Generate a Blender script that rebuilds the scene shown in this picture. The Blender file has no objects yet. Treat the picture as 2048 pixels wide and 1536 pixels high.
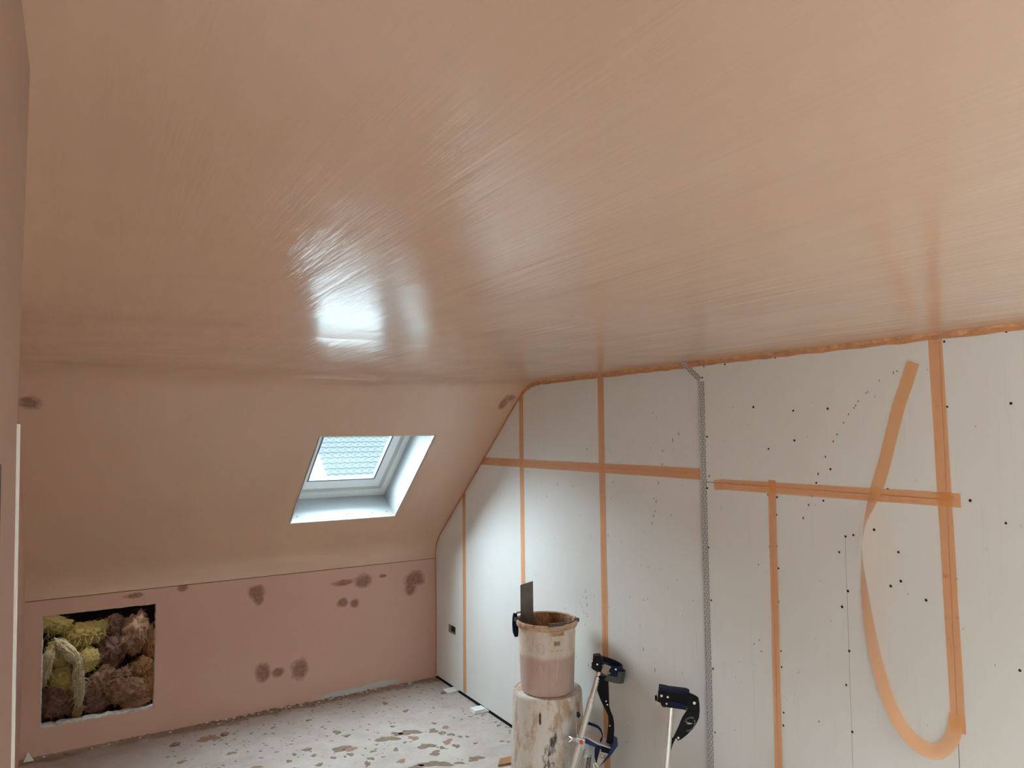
import bpy, bmesh, math, random
from mathutils import Vector, Matrix, noise, geometry

# ------------------------------------------------------------------ camera, sky, lights
sc = bpy.context.scene
col = sc.collection
sc.view_settings.view_transform = 'Standard'
sc.view_settings.look = 'None'
sc.view_settings.gamma = 1.0
sc.view_settings.use_curve_mapping = False
sc.view_settings.exposure = 0.60
sc.cycles.adaptive_threshold = 0.02
sc.cycles.glossy_bounces = 3
sc.cycles.caustics_reflective = False
sc.cycles.caustics_refractive = False

cd = bpy.data.cameras.new('camera')
cam = bpy.data.objects.new('camera', cd)
col.objects.link(cam)
sc.camera = cam
cd.sensor_width = 36.0
cd.lens = 1443.8 / 2048 * 36.0
cd.clip_start = 0.005
yaw, pitch, roll = 0.5437, 0.0663, -0.0085
fwd = Vector((math.sin(yaw)*math.cos(pitch), math.cos(yaw)*math.cos(pitch), math.sin(pitch)))
rgt = Vector((math.cos(yaw), -math.sin(yaw), 0))
upv = rgt.cross(fwd)
r2 = math.cos(roll)*rgt + math.sin(roll)*upv
u2 = -math.sin(roll)*rgt + math.cos(roll)*upv
cam.matrix_world = Matrix(((r2.x, u2.x, -fwd.x, -2.455), (r2.y, u2.y, -fwd.y, -5.253), (r2.z, u2.z, -fwd.z, 1.9), (0, 0, 0, 1)))

wd = bpy.data.worlds.new('sky')
sc.world = wd
wd.use_nodes = True
wd.node_tree.nodes['Background'].inputs[0].default_value = (0.80, 0.95, 1.0, 1)
wd.node_tree.nodes['Background'].inputs[1].default_value = 4.6

H = 2.217                       # flat ceiling height
SD = Vector((0, -0.7610, 0.6488))   # up the slope
SN = Vector((0, 0.6488, 0.7610))    # out through the roof
SKX0, SKX1 = -1.207, -0.467         # front skylight
SKO = Vector((0, -0.311, 1.3045))   # foot of the opening on the slope
SKL = 0.890
REARX = ((-1.10, -0.36), (-2.20, -1.46))   # two unseen rear skylights added for daylight, mirror images of the front one
MIR = -7.50                              # rear half: y -> MIR - y

def area_light(name, loc, direction, sx, sy, power, color):
    l = bpy.data.lights.new(name, 'AREA')
    l.shape = 'RECTANGLE'; l.size = sx; l.size_y = sy; l.energy = power; l.color = color
    o = bpy.data.objects.new(name, l); col.objects.link(o)
    o.location = loc
    o.rotation_euler = Vector(direction).to_track_quat('-Z', 'Y').to_euler()
    return o
sk_c = Vector((-0.837, 0, 0)) + SKO + SD*(SKL/2)
area_light('daylight_front', (-0.8, 2.4, 3.3), (0, 0, -1), 7.0, 6.0, 2950, (0.84, 0.94, 1.0))
area_light('added_daylight_rear', (-0.8, -9.9, 3.3), (0, 0, -1), 7.0, 6.0, 3500, (0.93, 0.97, 0.96))  # lamp standing for the sky above the added rear skylights
area_light('added_daylight_side', (-2.95, -6.40, 1.45), (1, 0, 0), 1.3, 1.1, 29, (0.97, 1.0, 0.96))  # lamp outside the added side window, brightening gable and ceiling

# ------------------------------------------------------------------ helpers
def rgb(r, g, b):
    f = lambda c: (c/255/12.92) if c/255 <= 0.04045 else ((c/255+0.055)/1.055)**2.4
    return (f(r), f(g), f(b), 1)

class NB:
    def __init__(s, name):
        s.m = bpy.data.materials.new(name); s.m.use_nodes = True
        s.t = s.m.node_tree; s.n = s.t.nodes; s.b = s.n['Principled BSDF']; s.out = s.n['Material Output']
        s.co = s.n.new('ShaderNodeTexCoord').outputs['Object']
    def link(s, a, b): s.t.links.new(a, b)
    def set(s, key, v):
        i = s.b.inputs[key]
        if hasattr(v, 'links'): s.link(v, i)
        else: i.default_value = v
    def map(s, scale, rot=(0, 0, 0), loc=(0, 0, 0)):
        m = s.n.new('ShaderNodeMapping'); s.link(s.co, m.inputs[0])
        m.inputs['Scale'].default_value = scale; m.inputs['Rotation'].default_value = rot; m.inputs['Location'].default_value = loc
        return m.outputs[0]
    def noise(s, scale, detail=4, rough=0.55, vec=None, dist=0.0):
        t = s.n.new('ShaderNodeTexNoise'); s.link(vec or s.co, t.inputs['Vector'])
        t.inputs['Scale'].default_value = scale; t.inputs['Detail'].default_value = detail
        t.inputs['Roughness'].default_value = rough; t.inputs['Distortion'].default_value = dist
        return t.outputs['Fac']
    def ramp(s, fac, a, b, lo=0.0, hi=1.0):
        r = s.n.new('ShaderNodeMapRange'); s.link(fac, r.inputs[0])
        r.inputs[1].default_value = a; r.inputs[2].default_value = b; r.inputs[3].default_value = lo; r.inputs[4].default_value = hi
        return r.outputs[0]
    def mix(s, fac, a, b, mode='MIX'):
        m = s.n.new('ShaderNodeMix'); m.data_type = 'RGBA'; m.blend_type = mode
        for k, v in ((0, fac), (6, a), (7, b)):
            if hasattr(v, 'links'): s.link(v, m.inputs[k])
            else: m.inputs[k].default_value = v
        return m.outputs[2]
    def math(s, op, a, b=0.0):
        m = s.n.new('ShaderNodeMath'); m.operation = op
        for k, v in ((0, a), (1, b)):
            if hasattr(v, 'links'): s.link(v, m.inputs[k])
            else: m.inputs[k].default_value = v
        return m.outputs[0]
    def bump(s, h, strength=0.3, dist=0.01):
        b = s.n.new('ShaderNodeBump'); b.inputs['Strength'].default_value = strength; b.inputs['Distance'].default_value = dist
        s.link(h, b.inputs['Height']); s.link(b.outputs[0], s.b.inputs['Normal'])
    def blobs(s, lst, plane, wob=0.35, wscale=16.0, soft=(1.15, 0.55)):
        """mask (0..1) of soft irregular ellipses given as (u, v, ru, rv) in the object's own plane"""
        nt = s.n.new('ShaderNodeTexNoise'); s.link(s.co, nt.inputs['Vector']); nt.inputs['Scale'].default_value = wscale; nt.inputs['Detail'].default_value = 5
        sep = s.n.new('ShaderNodeSeparateXYZ'); s.link(s.co, sep.inputs[0])
        u, v = sep.outputs[plane[0]], sep.outputs[plane[1]]
        res = None
        for (cu, cv, ru, rv) in lst:
            du = s.math('DIVIDE', s.math('SUBTRACT', u, cu), ru); dv = s.math('DIVIDE', s.math('SUBTRACT', v, cv), rv)
            d = s.math('ADD', s.math('MULTIPLY', du, du), s.math('MULTIPLY', dv, dv))
            res = d if res is None else s.math('MINIMUM', res, d)
        w = s.math('ADD', res, s.math('MULTIPLY', s.math('SUBTRACT', nt.outputs['Fac'], 0.5), wob*6))
        return s.ramp(w, soft[0], soft[1])

def simple(name, c, rough=0.5, metal=0.0, var=0.12, nscale=30.0, bump=0.0, spec=0.5):
    n = NB(name); n.set('Specular IOR Level', spec)
    f = n.noise(nscale, 5)
    d = tuple(x*(1-var) for x in c[:3]) + (1,)
    e = tuple(min(1, x*(1+var)) for x in c[:3]) + (1,)
    n.set('Base Color', n.mix(n.ramp(f, 0.3, 0.7), d, e))
    n.set('Roughness', rough); n.set('Metallic', metal)
    if bump: n.bump(f, bump, 0.004)
    return n.m

def link(name, me, mat=None, parent=None):
    o = bpy.data.objects.new(name, me); col.objects.link(o)
    if mat and not me.materials: me.materials.append(mat)
    if parent: o.parent = parent
    return o
def mesh(name, v, f, smooth=False):
    me = bpy.data.meshes.new(name); me.from_pydata([tuple(p) for p in v], [], f); me.update()
    if smooth: me.polygons.foreach_set('use_smooth', [True]*len(me.polygons))
    return me
def empty(name, loc=(0, 0, 0), rz=0.0):
    o = bpy.data.objects.new(name, None); col.objects.link(o); o.location = loc; o.rotation_euler = (0, 0, rz); o.empty_display_size = 0.1
    return o
def tag(o, label=None, cat=None, group=None, kind=None):
    if label: o['label'] = label
    if cat: o['category'] = cat
    if group: o['group'] = group
    if kind: o['kind'] = kind
    return o

class MB:
    """collects shapes into one mesh"""
    def __init__(s): s.v = []; s.f = []
    def add(s, v, f):
        k = len(s.v); s.v += [Vector(p) for p in v]; s.f += [tuple(i+k for i in q) for q in f]; return s
    def box(s, c, d, rot=None):
        c = Vector(c); h = [x/2 for x in d]
        v = [Vector((sx*h[0], sy*h[1], sz*h[2])) for sx in (-1, 1) for sy in (-1, 1) for sz in (-1, 1)]
        if rot: v = [rot @ p for p in v]
        return s.add([p+c for p in v], [(0, 1, 3, 2), (4, 6, 7, 5), (0, 4, 5, 1), (2, 3, 7, 6), (0, 2, 6, 4), (1, 5, 7, 3)])
    def tube(s, pts, r, n=12, caps=True):
        pts = [Vector(p) for p in pts]; rs = r if isinstance(r, (list, tuple)) else [r]*len(pts)
        v = []; f = []; ref = None
        for i, p in enumerate(pts):
            t = (pts[min(i+1, len(pts)-1)] - pts[max(i-1, 0)]).normalized()
            if ref is None: ref = Vector((0, 0, 1)) if abs(t.z) < 0.9 else Vector((1, 0, 0))
            a = t.cross(ref).normalized(); b = t.cross(a); ref = -t.cross(a).cross(t).cross(t) if False else ref
            for k in range(n):
                w = 2*math.pi*k/n; v.append(p + (a*math.cos(w) + b*math.sin(w))*rs[i])
        for i in range(len(pts)-1):
            for k in range(n): f.append((i*n+k, i*n+(k+1) % n, (i+1)*n+(k+1) % n, (i+1)*n+k))
        if caps: f.append(tuple(range(n))[::-1]); f.append(tuple((len(pts)-1)*n+k for k in range(n)))
        return s.add(v, f)
    def lathe(s, prof, n=48, c=(0, 0, 0), rot=None):
        v = []; f = []
        for (r, z) in prof:
            for k in range(n):
                w = 2*math.pi*k/n; q = Vector((r*math.cos(w), r*math.sin(w), z)); v.append((rot @ q if rot else q) + Vector(c))
        for i in range(len(prof)-1):
            for k in range(n): f.append((i*n+k, i*n+(k+1) % n, (i+1)*n+(k+1) % n, (i+1)*n+k))
        return s.add(v, f)
    def band(s, path, up, h, t):
        """strip of height h (along up) and thickness t following path; h may be a list"""
        path = [Vector(p) for p in path]; n = len(path)
        hs = h if isinstance(h, (list, tuple)) else [h]*n
        ups = up if isinstance(up, list) else [Vector(up)]*n
        v = []; f = []
        for i, p in enumerate(path):
            tg = (path[min(i+1, n-1)] - path[max(i-1, 0)]).normalized(); u = Vector(ups[i]).normalized()
            nr = tg.cross(u).normalized()
            for a, b in ((-1, -1), (1, -1), (1, 1), (-1, 1)): v.append(p + u*(a*hs[i]/2) + nr*(b*t/2))
        for i in range(n-1):
            for k in range(4): f.append((i*4+k, i*4+(k+1) % 4, (i+1)*4+(k+1) % 4, (i+1)*4+k))
        f.append((3, 2, 1, 0)); f.append(tuple((n-1)*4+k for k in range(4)))
        return s.add(v, f)
    def slab(s, outer, holes, fn, a, b):
        """flat plate with holes; fn maps (u, v, depth) to a point"""
        loops = [outer] + list(holes)
        flat = [p for l in loops for p in l]
        tris = geometry.tessellate_polygon([[Vector((p[0], p[1], 0)) for p in l] for l in loops])
        n = len(flat)
        v = [fn(p[0], p[1], a) for p in flat] + [fn(p[0], p[1], b) for p in flat]
        f = [tuple(t) for t in tris] + [tuple(i+n for i in reversed(t)) for t in tris]
        k = 0
        for l in loops:
            m = len(l)
            for i in range(m): f.append((k+i, k+(i+1) % m, n+k+(i+1) % m, n+k+i))
            k += m
        return s.add(v, f)
    def build(s, name, mat, parent=None, smooth=False, bevel=0.0, seg=2):
        me = mesh(name, s.v, s.f, smooth)
        bm = bmesh.new(); bm.from_mesh(me); bmesh.ops.recalc_face_normals(bm, faces=bm.faces); bm.to_mesh(me); bm.free()
        if smooth:
            me.polygons.foreach_set('use_smooth', [True]*len(me.polygons)); me.set_sharp_from_angle(angle=math.radians(38))
        o = link(name, me, mat, parent)
        if bevel:
            b = o.modifiers.new('bevel', 'BEVEL'); b.width = bevel; b.segments = seg; b.limit_method = 'ANGLE'
        return o

def each(name, mat, parent, shapes, smooth=True, bevel=0.0):
    return [sh.build(name, mat, parent, smooth, bevel) for sh in shapes]
GF = lambda y, z, x: Vector((x, y, z))      # plates on the gable
KF = lambda x, z, y: Vector((x, y, z))      # plates on the knee wall
FF = lambda x, y, z: Vector((x, y, z))      # plates on the floor

# ------------------------------------------------------------------ materials
def plaster(name, c1, c2, rough, streak_rot, streak=0.35, spec=0.5, coat=0.0, stains=None, white=None, plane=('X', 'Z'), stain_col=(0.27, 0.125, 0.078, 1)):
    n = NB(name)
    big = n.noise(0.9, 2, 0.5)
    sm = n.map((7.0, 0.30, 7.0), streak_rot)
    st = n.noise(1.5, 3, 0.5, sm, 0.1)
    c = n.mix(n.ramp(big, 0.34, 0.66), c1, c2)
    pale = n.noise(0.7, 2, 0.5, n.map((1, 1, 1), loc=(7, 3, 1)))
    c = n.mix(n.ramp(pale, 0.40, 0.80, 0, 0.22), c, (0.66, 0.50, 0.38, 1))
    c = n.mix(n.ramp(st, 0.30, 0.80, 0.0, 0.08), c, tuple(x*0.80 for x in c1[:3]) + (1,))
    r = n.ramp(st, 0.3, 0.7, rough-0.05, rough+0.07)
    if stains:
        mk = n.blobs(stains, plane, 0.42, 15.0, (1.4, 0.35))
        grain = n.noise(45, 3, 0.6)
        mk = n.math('MULTIPLY', mk, n.ramp(grain, 0.3, 0.6, 0.6, 0.9))
        c = n.mix(mk, c, stain_col)
    if white:
        mk2 = n.blobs(white, plane, 0.3, 30)
        c = n.mix(mk2, c, (0.62, 0.63, 0.63, 1))
    n.set('Base Color', c); n.set('Roughness', r); n.set('Specular IOR Level', spec)
    if coat: n.set('Coat Weight', coat); n.set('Coat Roughness', 0.17); n.set('Coat IOR', 1.5)
    h2 = n.noise(1.0, 4, 0.6, n.map((22.0, 0.7, 2.0), (streak_rot[0], streak_rot[1], streak_rot[2]-0.25)))
    n.bump(n.math('ADD', n.math('MULTIPLY', st, 0.5), n.math('MULTIPLY', h2, 0.8)), streak, 0.012)
    if coat:
        tr1 = n.noise(1.0, 5, 0.62, n.map((17.0, 0.9, 2.0), (0, 0, -0.30)), 0.3); tr2 = n.noise(1.0, 4, 0.6, n.map((11.0, 1.1, 2.0), (0, 0, 0.35), (3, 5, 0)), 0.3)
        gate = n.ramp(n.noise(1.3, 2, 0.5, n.map((1, 1, 1), loc=(2, 7, 4))), 0.40, 0.64, 0.14, 1.0)
        b = n.n.new('ShaderNodeBump'); b.inputs['Strength'].default_value = 0.45; b.inputs['Distance'].default_value = 0.012
        n.link(n.math('MULTIPLY', n.math('ADD', tr1, n.math('MULTIPLY', tr2, 0.7)), gate), b.inputs['Height']); n.link(b.outputs[0], n.b.inputs['Coat Normal'])
    return n.m

M = {}
M['ceiling'] = plaster('wet_plaster_ceiling', (0.735, 0.480, 0.345, 1), (0.775, 0.525, 0.37, 1), 0.45, (0, 0, 0.12), 0.14, 0.4, 1.0,
    stains=[(-2.644, -1.188, 0.05, 0.035), (-0.085, -1.235, 0.035, 0.05), (-0.055, -1.265, 0.03, 0.03)], plane=('X', 'Y'))
M['knee'] = plaster('pink_plaster_wall', (0.71, 0.435, 0.345, 1), (0.75, 0.49, 0.375, 1), 0.52, (0, 0, math.pi/2), 0.12, 0.35,
    stains=[(-1.352, 0.815, .062, .045), (-1.34, 0.765, .032, .05), (-0.589, 0.804, .07, .055), (-0.742, 0.806, .075, .022), (-0.431, 0.822, .03, .012),
            (-0.741, 0.660, .045, .035), (-0.656, 0.645, .04, .032), (-0.174, 0.770, .085, .062), (-0.207, 0.70, .055, .055),
            (-1.306, 0.262, .055, .065), (-1.198, 0.245, .05, .035), (-1.053, 0.24, .06, .075), (-2.104, 0.880, .06, .016), (-1.827, 0.895, .036, .024)],
    white=[(-0.72, 0.012, 0.24, 0.028), (-0.45, 0.028, 0.17, 0.02)])
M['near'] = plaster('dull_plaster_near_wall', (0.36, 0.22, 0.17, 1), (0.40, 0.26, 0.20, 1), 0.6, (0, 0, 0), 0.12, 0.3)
M['rear'] = plaster('plaster_rear', (0.74, 0.62, 0.52, 1), (0.78, 0.66, 0.56, 1), 0.6, (0, 0, 0), 0.1, 0.3)

n = NB('plasterboard_paper')
c = n.mix(n.ramp(n.noise(1.3, 4), 0.35, 0.65), (0.83, 0.825, 0.80, 1), (0.86, 0.865, 0.855, 1))
vst = n.noise(3.0, 5, 0.65, n.map((1, 14, 0.6)))
c = n.mix(n.ramp(vst, 0.58, 0.80, 0, 0.16), c, (0.50, 0.43, 0.36, 1))
sc_ = n.noise(4.0, 6, 0.75, n.map((1, 9, 1.6), (0.5, 0, 0)))
c = n.mix(n.ramp(sc_, 0.70, 0.80, 0, 0.30), c, (0.40, 0.36, 0.33, 1))
n.set('Base Color', c); n.set('Roughness', 0.55); n.set('Specular IOR Level', 0.35)
n.bump(n.noise(180, 3), 0.05, 0.001)
M['board'] = n.m
M['white_board'] = simple('white_board', (0.86, 0.87, 0.86, 1), 0.6, var=0.03, nscale=6)
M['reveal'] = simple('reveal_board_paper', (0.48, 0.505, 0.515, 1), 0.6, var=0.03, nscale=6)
M['board_core'] = simple('gypsum_core', (0.74, 0.73, 0.71, 1), 0.9, var=0.22, nscale=55, bump=0.5)
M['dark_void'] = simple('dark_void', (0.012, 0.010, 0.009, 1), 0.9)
M['timber'] = simple('rough_timber', (0.16, 0.105, 0.065, 1), 0.8, var=0.3, nscale=25)
M['dark_timber'] = simple('dark_stained_timber', (0.030, 0.014, 0.011, 1), 0.6, var=0.3)
M['upvc'] = simple('white_window_frame', (0.88, 0.89, 0.88, 1), 0.3, var=0.01)
M['groove'] = simple('grey_frame_groove', (0.58, 0.58, 0.55, 1), 0.5, var=0.02)
M['gasket'] = simple('blue_grey_gasket', (0.12, 0.15, 0.22, 1), 0.5)
M['screw'] = simple('screw_black', (0.028, 0.024, 0.022, 1), 0.5, 0.3)
M['galv'] = simple('galvanised_steel', (0.58, 0.60, 0.60, 1), 0.38, 0.85, 0.2, 60)
M['alu'] = simple('brushed_aluminium', (0.80, 0.80, 0.79, 1), 0.32, 0.75, 0.06, 40)
M['worn_alu'] = simple('worn_pale_aluminium', (0.78, 0.75, 0.69, 1), 0.42, 0.35, 0.12, 60)
M['black_plastic'] = simple('black_plastic', (0.005, 0.005, 0.006, 1), 0.6, var=0.2, spec=0.2)
M['grey_plastic'] = simple('smoky_plastic', (0.075, 0.078, 0.072, 1), 0.42, var=0.25)
M['navy'] = simple('navy_padding', (0.007, 0.012, 0.038, 1), 0.7, var=0.35, nscale=70, spec=0.25)
M['navy_metal'] = simple('navy_painted_plate', (0.014, 0.026, 0.115, 1), 0.45, var=0.3, nscale=45)
M['buckle'] = simple('brass_grey_buckle', (0.33, 0.29, 0.23, 1), 0.42, 0.7, 0.2, 90)
M['chrome'] = simple('bright_metal', (0.82, 0.82, 0.80, 1), 0.2, 0.9, 0.05)
M['orange'] = simple('orange_plastic', (0.72, 0.12, 0.02, 1), 0.45)
M['spring'] = simple('rusty_spring', (0.16, 0.09, 0.06, 1), 0.45, 0.7, 0.3, 90)
M['sticker'] = simple('pale_sticker', (0.62, 0.58, 0.48, 1), 0.55, var=0.12)
M['ink'] = simple('black_ink', (0.02, 0.02, 0.02, 1), 0.7)
M['greyink'] = simple('grey_ink', (0.33, 0.33, 0.34, 1), 0.6)
M['whiteink'] = simple('white_ink', (0.62, 0.60, 0.55, 1), 0.6)
M['steel'] = simple('dull_steel_blade', (0.165, 0.145, 0.120, 1), 0.42, 0.55, 0.2, 14)
M['splash'] = simple('damp_plaster_splash', (0.245, 0.175, 0.125, 1), 0.75, var=0.25, nscale=40)
M['splash_pink'] = simple('pink_plaster_splash', (0.36, 0.20, 0.145, 1), 0.8, var=0.2, nscale=40)
M['debris'] = simple('crumbled_plaster', (0.33, 0.21, 0.15, 1), 0.9, var=0.4, nscale=60)
M['cardboard'] = simple('orange_brown_board', (0.42, 0.20, 0.09, 1), 0.75, var=0.15)

def tape_material(name, ax):
    n = NB(name)
    sep = n.n.new('ShaderNodeSeparateXYZ'); n.link(n.co, sep.inputs[0])
    th = None
    for a, pitch in ((ax[0], 0.0034), (ax[1], 0.0042)):
        w = n.math('ABSOLUTE', n.math('SINE', n.math('MULTIPLY', sep.outputs[a], math.pi/pitch)))
        th = w if th is None else n.math('MAXIMUM', th, w)
    cov = n.ramp(th, 0.50, 0.95, 0.36, 0.66)
    v = n.noise(9, 3)
    n.set('Base Color', n.mix(n.ramp(v, 0.3, 0.7), (1.0, 0.40, 0.10, 1), (1.0, 0.44, 0.14, 1)))
    n.set('Roughness', 0.6); n.set('Alpha', cov)
    return n.m
M['tape'] = tape_material('orange_mesh_tape', ('Y', 'Z'))
n = NB('orange_mesh_tape_loose')
n.set('Base Color', (1.0, 0.50, 0.20, 1)); n.set('Roughness', 0.6); n.set('Alpha', 0.66); n.set('Subsurface Weight', 0.0)
M['loose'] = n.m
n = NB('orange_edge_tape')
n.set('Base Color', n.mix(n.ramp(n.noise(22, 5, 0.7), 0.4, 0.62), (0.88, 0.37, 0.14, 1), (0.60, 0.33, 0.19, 1))); n.set('Roughness', 0.65); n.set('Alpha', 0.85)
M['edge_tape'] = n.m

n = NB('perforated_metal')
def perf(n):
    sep = n.n.new('ShaderNodeSeparateXYZ'); n.link(n.co, sep.inputs[0])
    return sep
sepn = perf(n)
uvn = n.n.new('ShaderNodeUVMap')
su = n.n.new('ShaderNodeSeparateXYZ'); n.link(uvn.outputs[0], su.inputs[0])
cmb = n.n.new('ShaderNodeCombineXYZ'); n.link(su.outputs[0], cmb.inputs[0]); n.link(su.outputs[1], cmb.inputs[1])
br = n.n.new('ShaderNodeTexBrick'); n.link(cmb.outputs[0], br.inputs['Vector'])
br.inputs['Scale'].default_value = 1.0; br.inputs['Brick Width'].default_value = 0.026; br.inputs['Row Height'].default_value = 0.0085
br.inputs['Mortar Size'].default_value = 0.0030; br.inputs['Mortar Smooth'].default_value = 0.1
br.inputs['Color1'].default_value = (0.06, 0.06, 0.06, 1); br.inputs['Color2'].default_value = (0.09, 0.09, 0.09, 1); br.inputs['Mortar'].default_value = (0.70, 0.72, 0.71, 1)
n.set('Base Color', br.outputs['Color']); n.set('Metallic', 0.35); n.set('Roughness', 0.45)
M['perf'] = n.m

n = NB('dusty_floor')
c = n.mix(n.ramp(n.noise(2.2, 6, 0.65, dist=0.5), 0.36, 0.66), (0.48, 0.405, 0.365, 1), (0.57, 0.51, 0.475, 1))
c = n.mix(n.ramp(n.noise(9, 6, 0.7), 0.45, 0.75, 0, 0.45), c, (0.64, 0.60, 0.575, 1))
c = n.mix(n.ramp(n.noise(38, 5, 0.7), 0.60, 0.72, 0, 0.6), c, (0.36, 0.26, 0.21, 1))
c = n.mix(n.ramp(n.noise(4.5, 6, 0.72, n.map((1, 1, 1), loc=(3, 9, 2))), 0.53, 0.72, 0, 0.6), c, (0.40, 0.30, 0.245, 1))
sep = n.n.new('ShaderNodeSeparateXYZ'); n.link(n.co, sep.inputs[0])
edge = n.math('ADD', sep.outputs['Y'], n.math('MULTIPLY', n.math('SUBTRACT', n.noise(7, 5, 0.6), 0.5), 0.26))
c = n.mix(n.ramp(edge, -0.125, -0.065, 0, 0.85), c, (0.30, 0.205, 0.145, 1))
n.set('Base Color', c); n.set('Roughness', 0.85)
n.bump(n.noise(26, 6, 0.7), 0.25, 0.006)
M['floor'] = n.m

n = NB('bucket_translucent_white')
sep = n.n.new('ShaderNodeSeparateXYZ'); n.link(n.co, sep.inputs[0])
nz = n.noise(11, 6, 0.7, n.map((1.4, 1.4, 0.45)))
c = n.mix(n.ramp(nz, 0.42, 0.58), (0.80, 0.62, 0.47, 1), (0.86, 0.79, 0.72, 1))
lev = n.math('ADD', sep.outputs['Z'], n.math('MULTIPLY', n.math('SUBTRACT', n.noise(18, 4), 0.5), 0.03))
c = n.mix(n.ramp(lev, 0.215, 0.19, 0, 0.85), c, (0.62, 0.43, 0.365, 1))
c = n.mix(n.ramp(n.noise(30, 5, 0.7, n.map((1, 1, 0.3))), 0.55, 0.72, 0, 0.55), c, (0.60, 0.36, 0.22, 1))
c = n.mix(n.ramp(n.noise(75, 3, 0.6, n.map((1, 1, 0.5), loc=(4, 4, 4))), 0.68, 0.74, 0, 0.6), c, (0.20, 0.14, 0.11, 1))
c = n.mix(n.ramp(n.noise(24, 4, 0.6, n.map((2.2, 2.2, 0.25), loc=(1, 6, 4))), 0.60, 0.72, 0, 0.5), c, (0.85, 0.80, 0.76, 1))
n.set('Base Color', c); n.set('Roughness', 0.5)
n.bump(nz, 0.12, 0.004)
M['bucket'] = n.m
n = NB('bucket_rim_splashed')
nz = n.noise(16, 6, 0.75)
c = n.mix(n.ramp(nz, 0.36, 0.6), (0.46, 0.23, 0.115, 1), (0.80, 0.62, 0.48, 1))
c = n.mix(n.ramp(n.noise(40, 4), 0.62, 0.72, 0, 0.7), c, (0.35, 0.14, 0.06, 1))
n.set('Base Color', c); n.set('Roughness', 0.55); n.bump(nz, 0.3, 0.004)
M['rim'] = n.m
n = NB('bucket_inside_crusted')
nz = n.noise(17, 6, 0.75, n.map((1, 1, 0.6)))
c = n.mix(n.ramp(nz, 0.38, 0.62), (0.22, 0.085, 0.03, 1), (0.56, 0.32, 0.19, 1))
n.set('Base Color', c); n.set('Roughness', 0.8); n.bump(nz, 0.5, 0.01)
M['inside'] = n.m
M['slurry'] = simple('pink_slurry', (0.48, 0.30, 0.24, 1), 0.4, var=0.1)

n = NB('bin_plaster_crusted')
v1 = n.noise(9, 7, 0.72, n.map((1.2, 1.2, 0.55)))
c = n.mix(n.ramp(v1, 0.40, 0.52), (0.58, 0.39, 0.26, 1), (0.80, 0.75, 0.69, 1))
v2 = n.noise(22, 6, 0.75, n.map((1.2, 1.2, 0.6), loc=(5, 2, 1)))
c = n.mix(n.ramp(v2, 0.55, 0.72, 0, 0.8), c, (0.50, 0.29, 0.17, 1))
dk = n.noise(40, 4, 0.7, n.map((1, 1, 0.5), loc=(2, 2, 7)))
msk = n.blobs([(-0.085, 0.335, 0.022, 0.07), (-0.105, 0.21, 0.026, 0.10), (-0.115, 0.08, 0.024, 0.10), (-0.135, 0.43, 0.006, 0.03)], ('X', 'Z'), 0.5, 22)
c = n.mix(n.math('MULTIPLY', msk, n.ramp(dk, 0.42, 0.56, 0, 0.95)), c, (0.045, 0.022, 0.026, 1))
c = n.mix(n.ramp(n.noise(13, 5, 0.7, n.map((1, 1, 0.5), loc=(9, 2, 3))), 0.58, 0.74, 0, 0.5), c, (0.84, 0.80, 0.76, 1))
n.set('Base Color', c); n.set('Roughness', 0.6); n.bump(v1, 0.25, 0.006)
M['bin'] = n.m

n = NB('clear_glass')
gl = n.n.new('ShaderNodeBsdfGlossy'); gl.inputs['Roughness'].default_value = 0.0
tr = n.n.new('ShaderNodeBsdfTransparent'); tr.inputs[0].default_value = (0.93, 0.98, 0.99, 1)
fr = n.n.new('ShaderNodeLayerWeight'); fr.inputs[0].default_value = 0.5
mx = n.n.new('ShaderNodeMixShader')
n.link(n.math('ADD', n.math('MULTIPLY', n.math('POWER', fr.outputs[1], 5.0), 0.8), 0.03), mx.inputs[0]); n.link(tr.outputs[0], mx.inputs[1]); n.link(gl.outputs[0], mx.inputs[2]); n.link(mx.outputs[0], n.out.inputs[0])
M['glass'] = n.m

M['tile'] = simple('pale_roof_tile', (0.115, 0.128, 0.132, 1), 0.7, var=0.35, nscale=7)
M['render'] = simple('white_render', (0.86, 0.87, 0.87, 1), 0.8, var=0.03)

# ------------------------------------------------------------------ room shell
LX, NX, NY, RY = -2.685, -2.497, -4.52, MIR      # far left wall, near left wall, where it starts, rear wall

# floor
o = MB().box((-1.35, -3.72, -0.03), (2.80, 7.70, 0.06)).build('floor', M['floor']); tag(o, 'dusty pale floor spotted with dropped plaster', kind='structure'); floor = o

# knee wall with the hatch cut through it (and its raw board edge)
hatch = [(-2.587, 0.160), (-1.976, 0.155), (-1.976, 0.814), (-2.595, 0.817)]
o = MB().slab([(LX-0.1, 0.0), (0.1, 0.0), (0.1, 0.9105), (LX-0.1, 0.9105)], [hatch], KF, 0.0, 0.014).build('wall_back', M['knee'])
tag(o, 'pink plastered knee wall with damp patches and a square hatch', kind='structure'); wall_back = o
eg = MB()
hp = [Vector((x, 0.0, z)) for x, z in hatch]
def inset(pts, d):
    cx = sum(p.x for p in pts)/4; cz = sum(p.z for p in pts)/4
    return [Vector((p.x + (d if p.x < cx else -d), p.y, p.z + (d if p.z < cz else -d))) for p in pts]
def ring(a, b, y0, y1):
    m = MB(); k = len(a)
    for i in range(k):
        j = (i+1) % k
        m.add([Vector((q.x, yy, q.z)) for yy in (y0, y1) for q in (a[i], a[j], b[j], b[i])],
              [(0, 1, 2, 3), (7, 6, 5, 4), (0, 4, 5, 1), (2, 6, 7, 3), (1, 5, 6, 2), (3, 7, 4, 0)])
    return m
random.seed(5)
er = MB()
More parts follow.
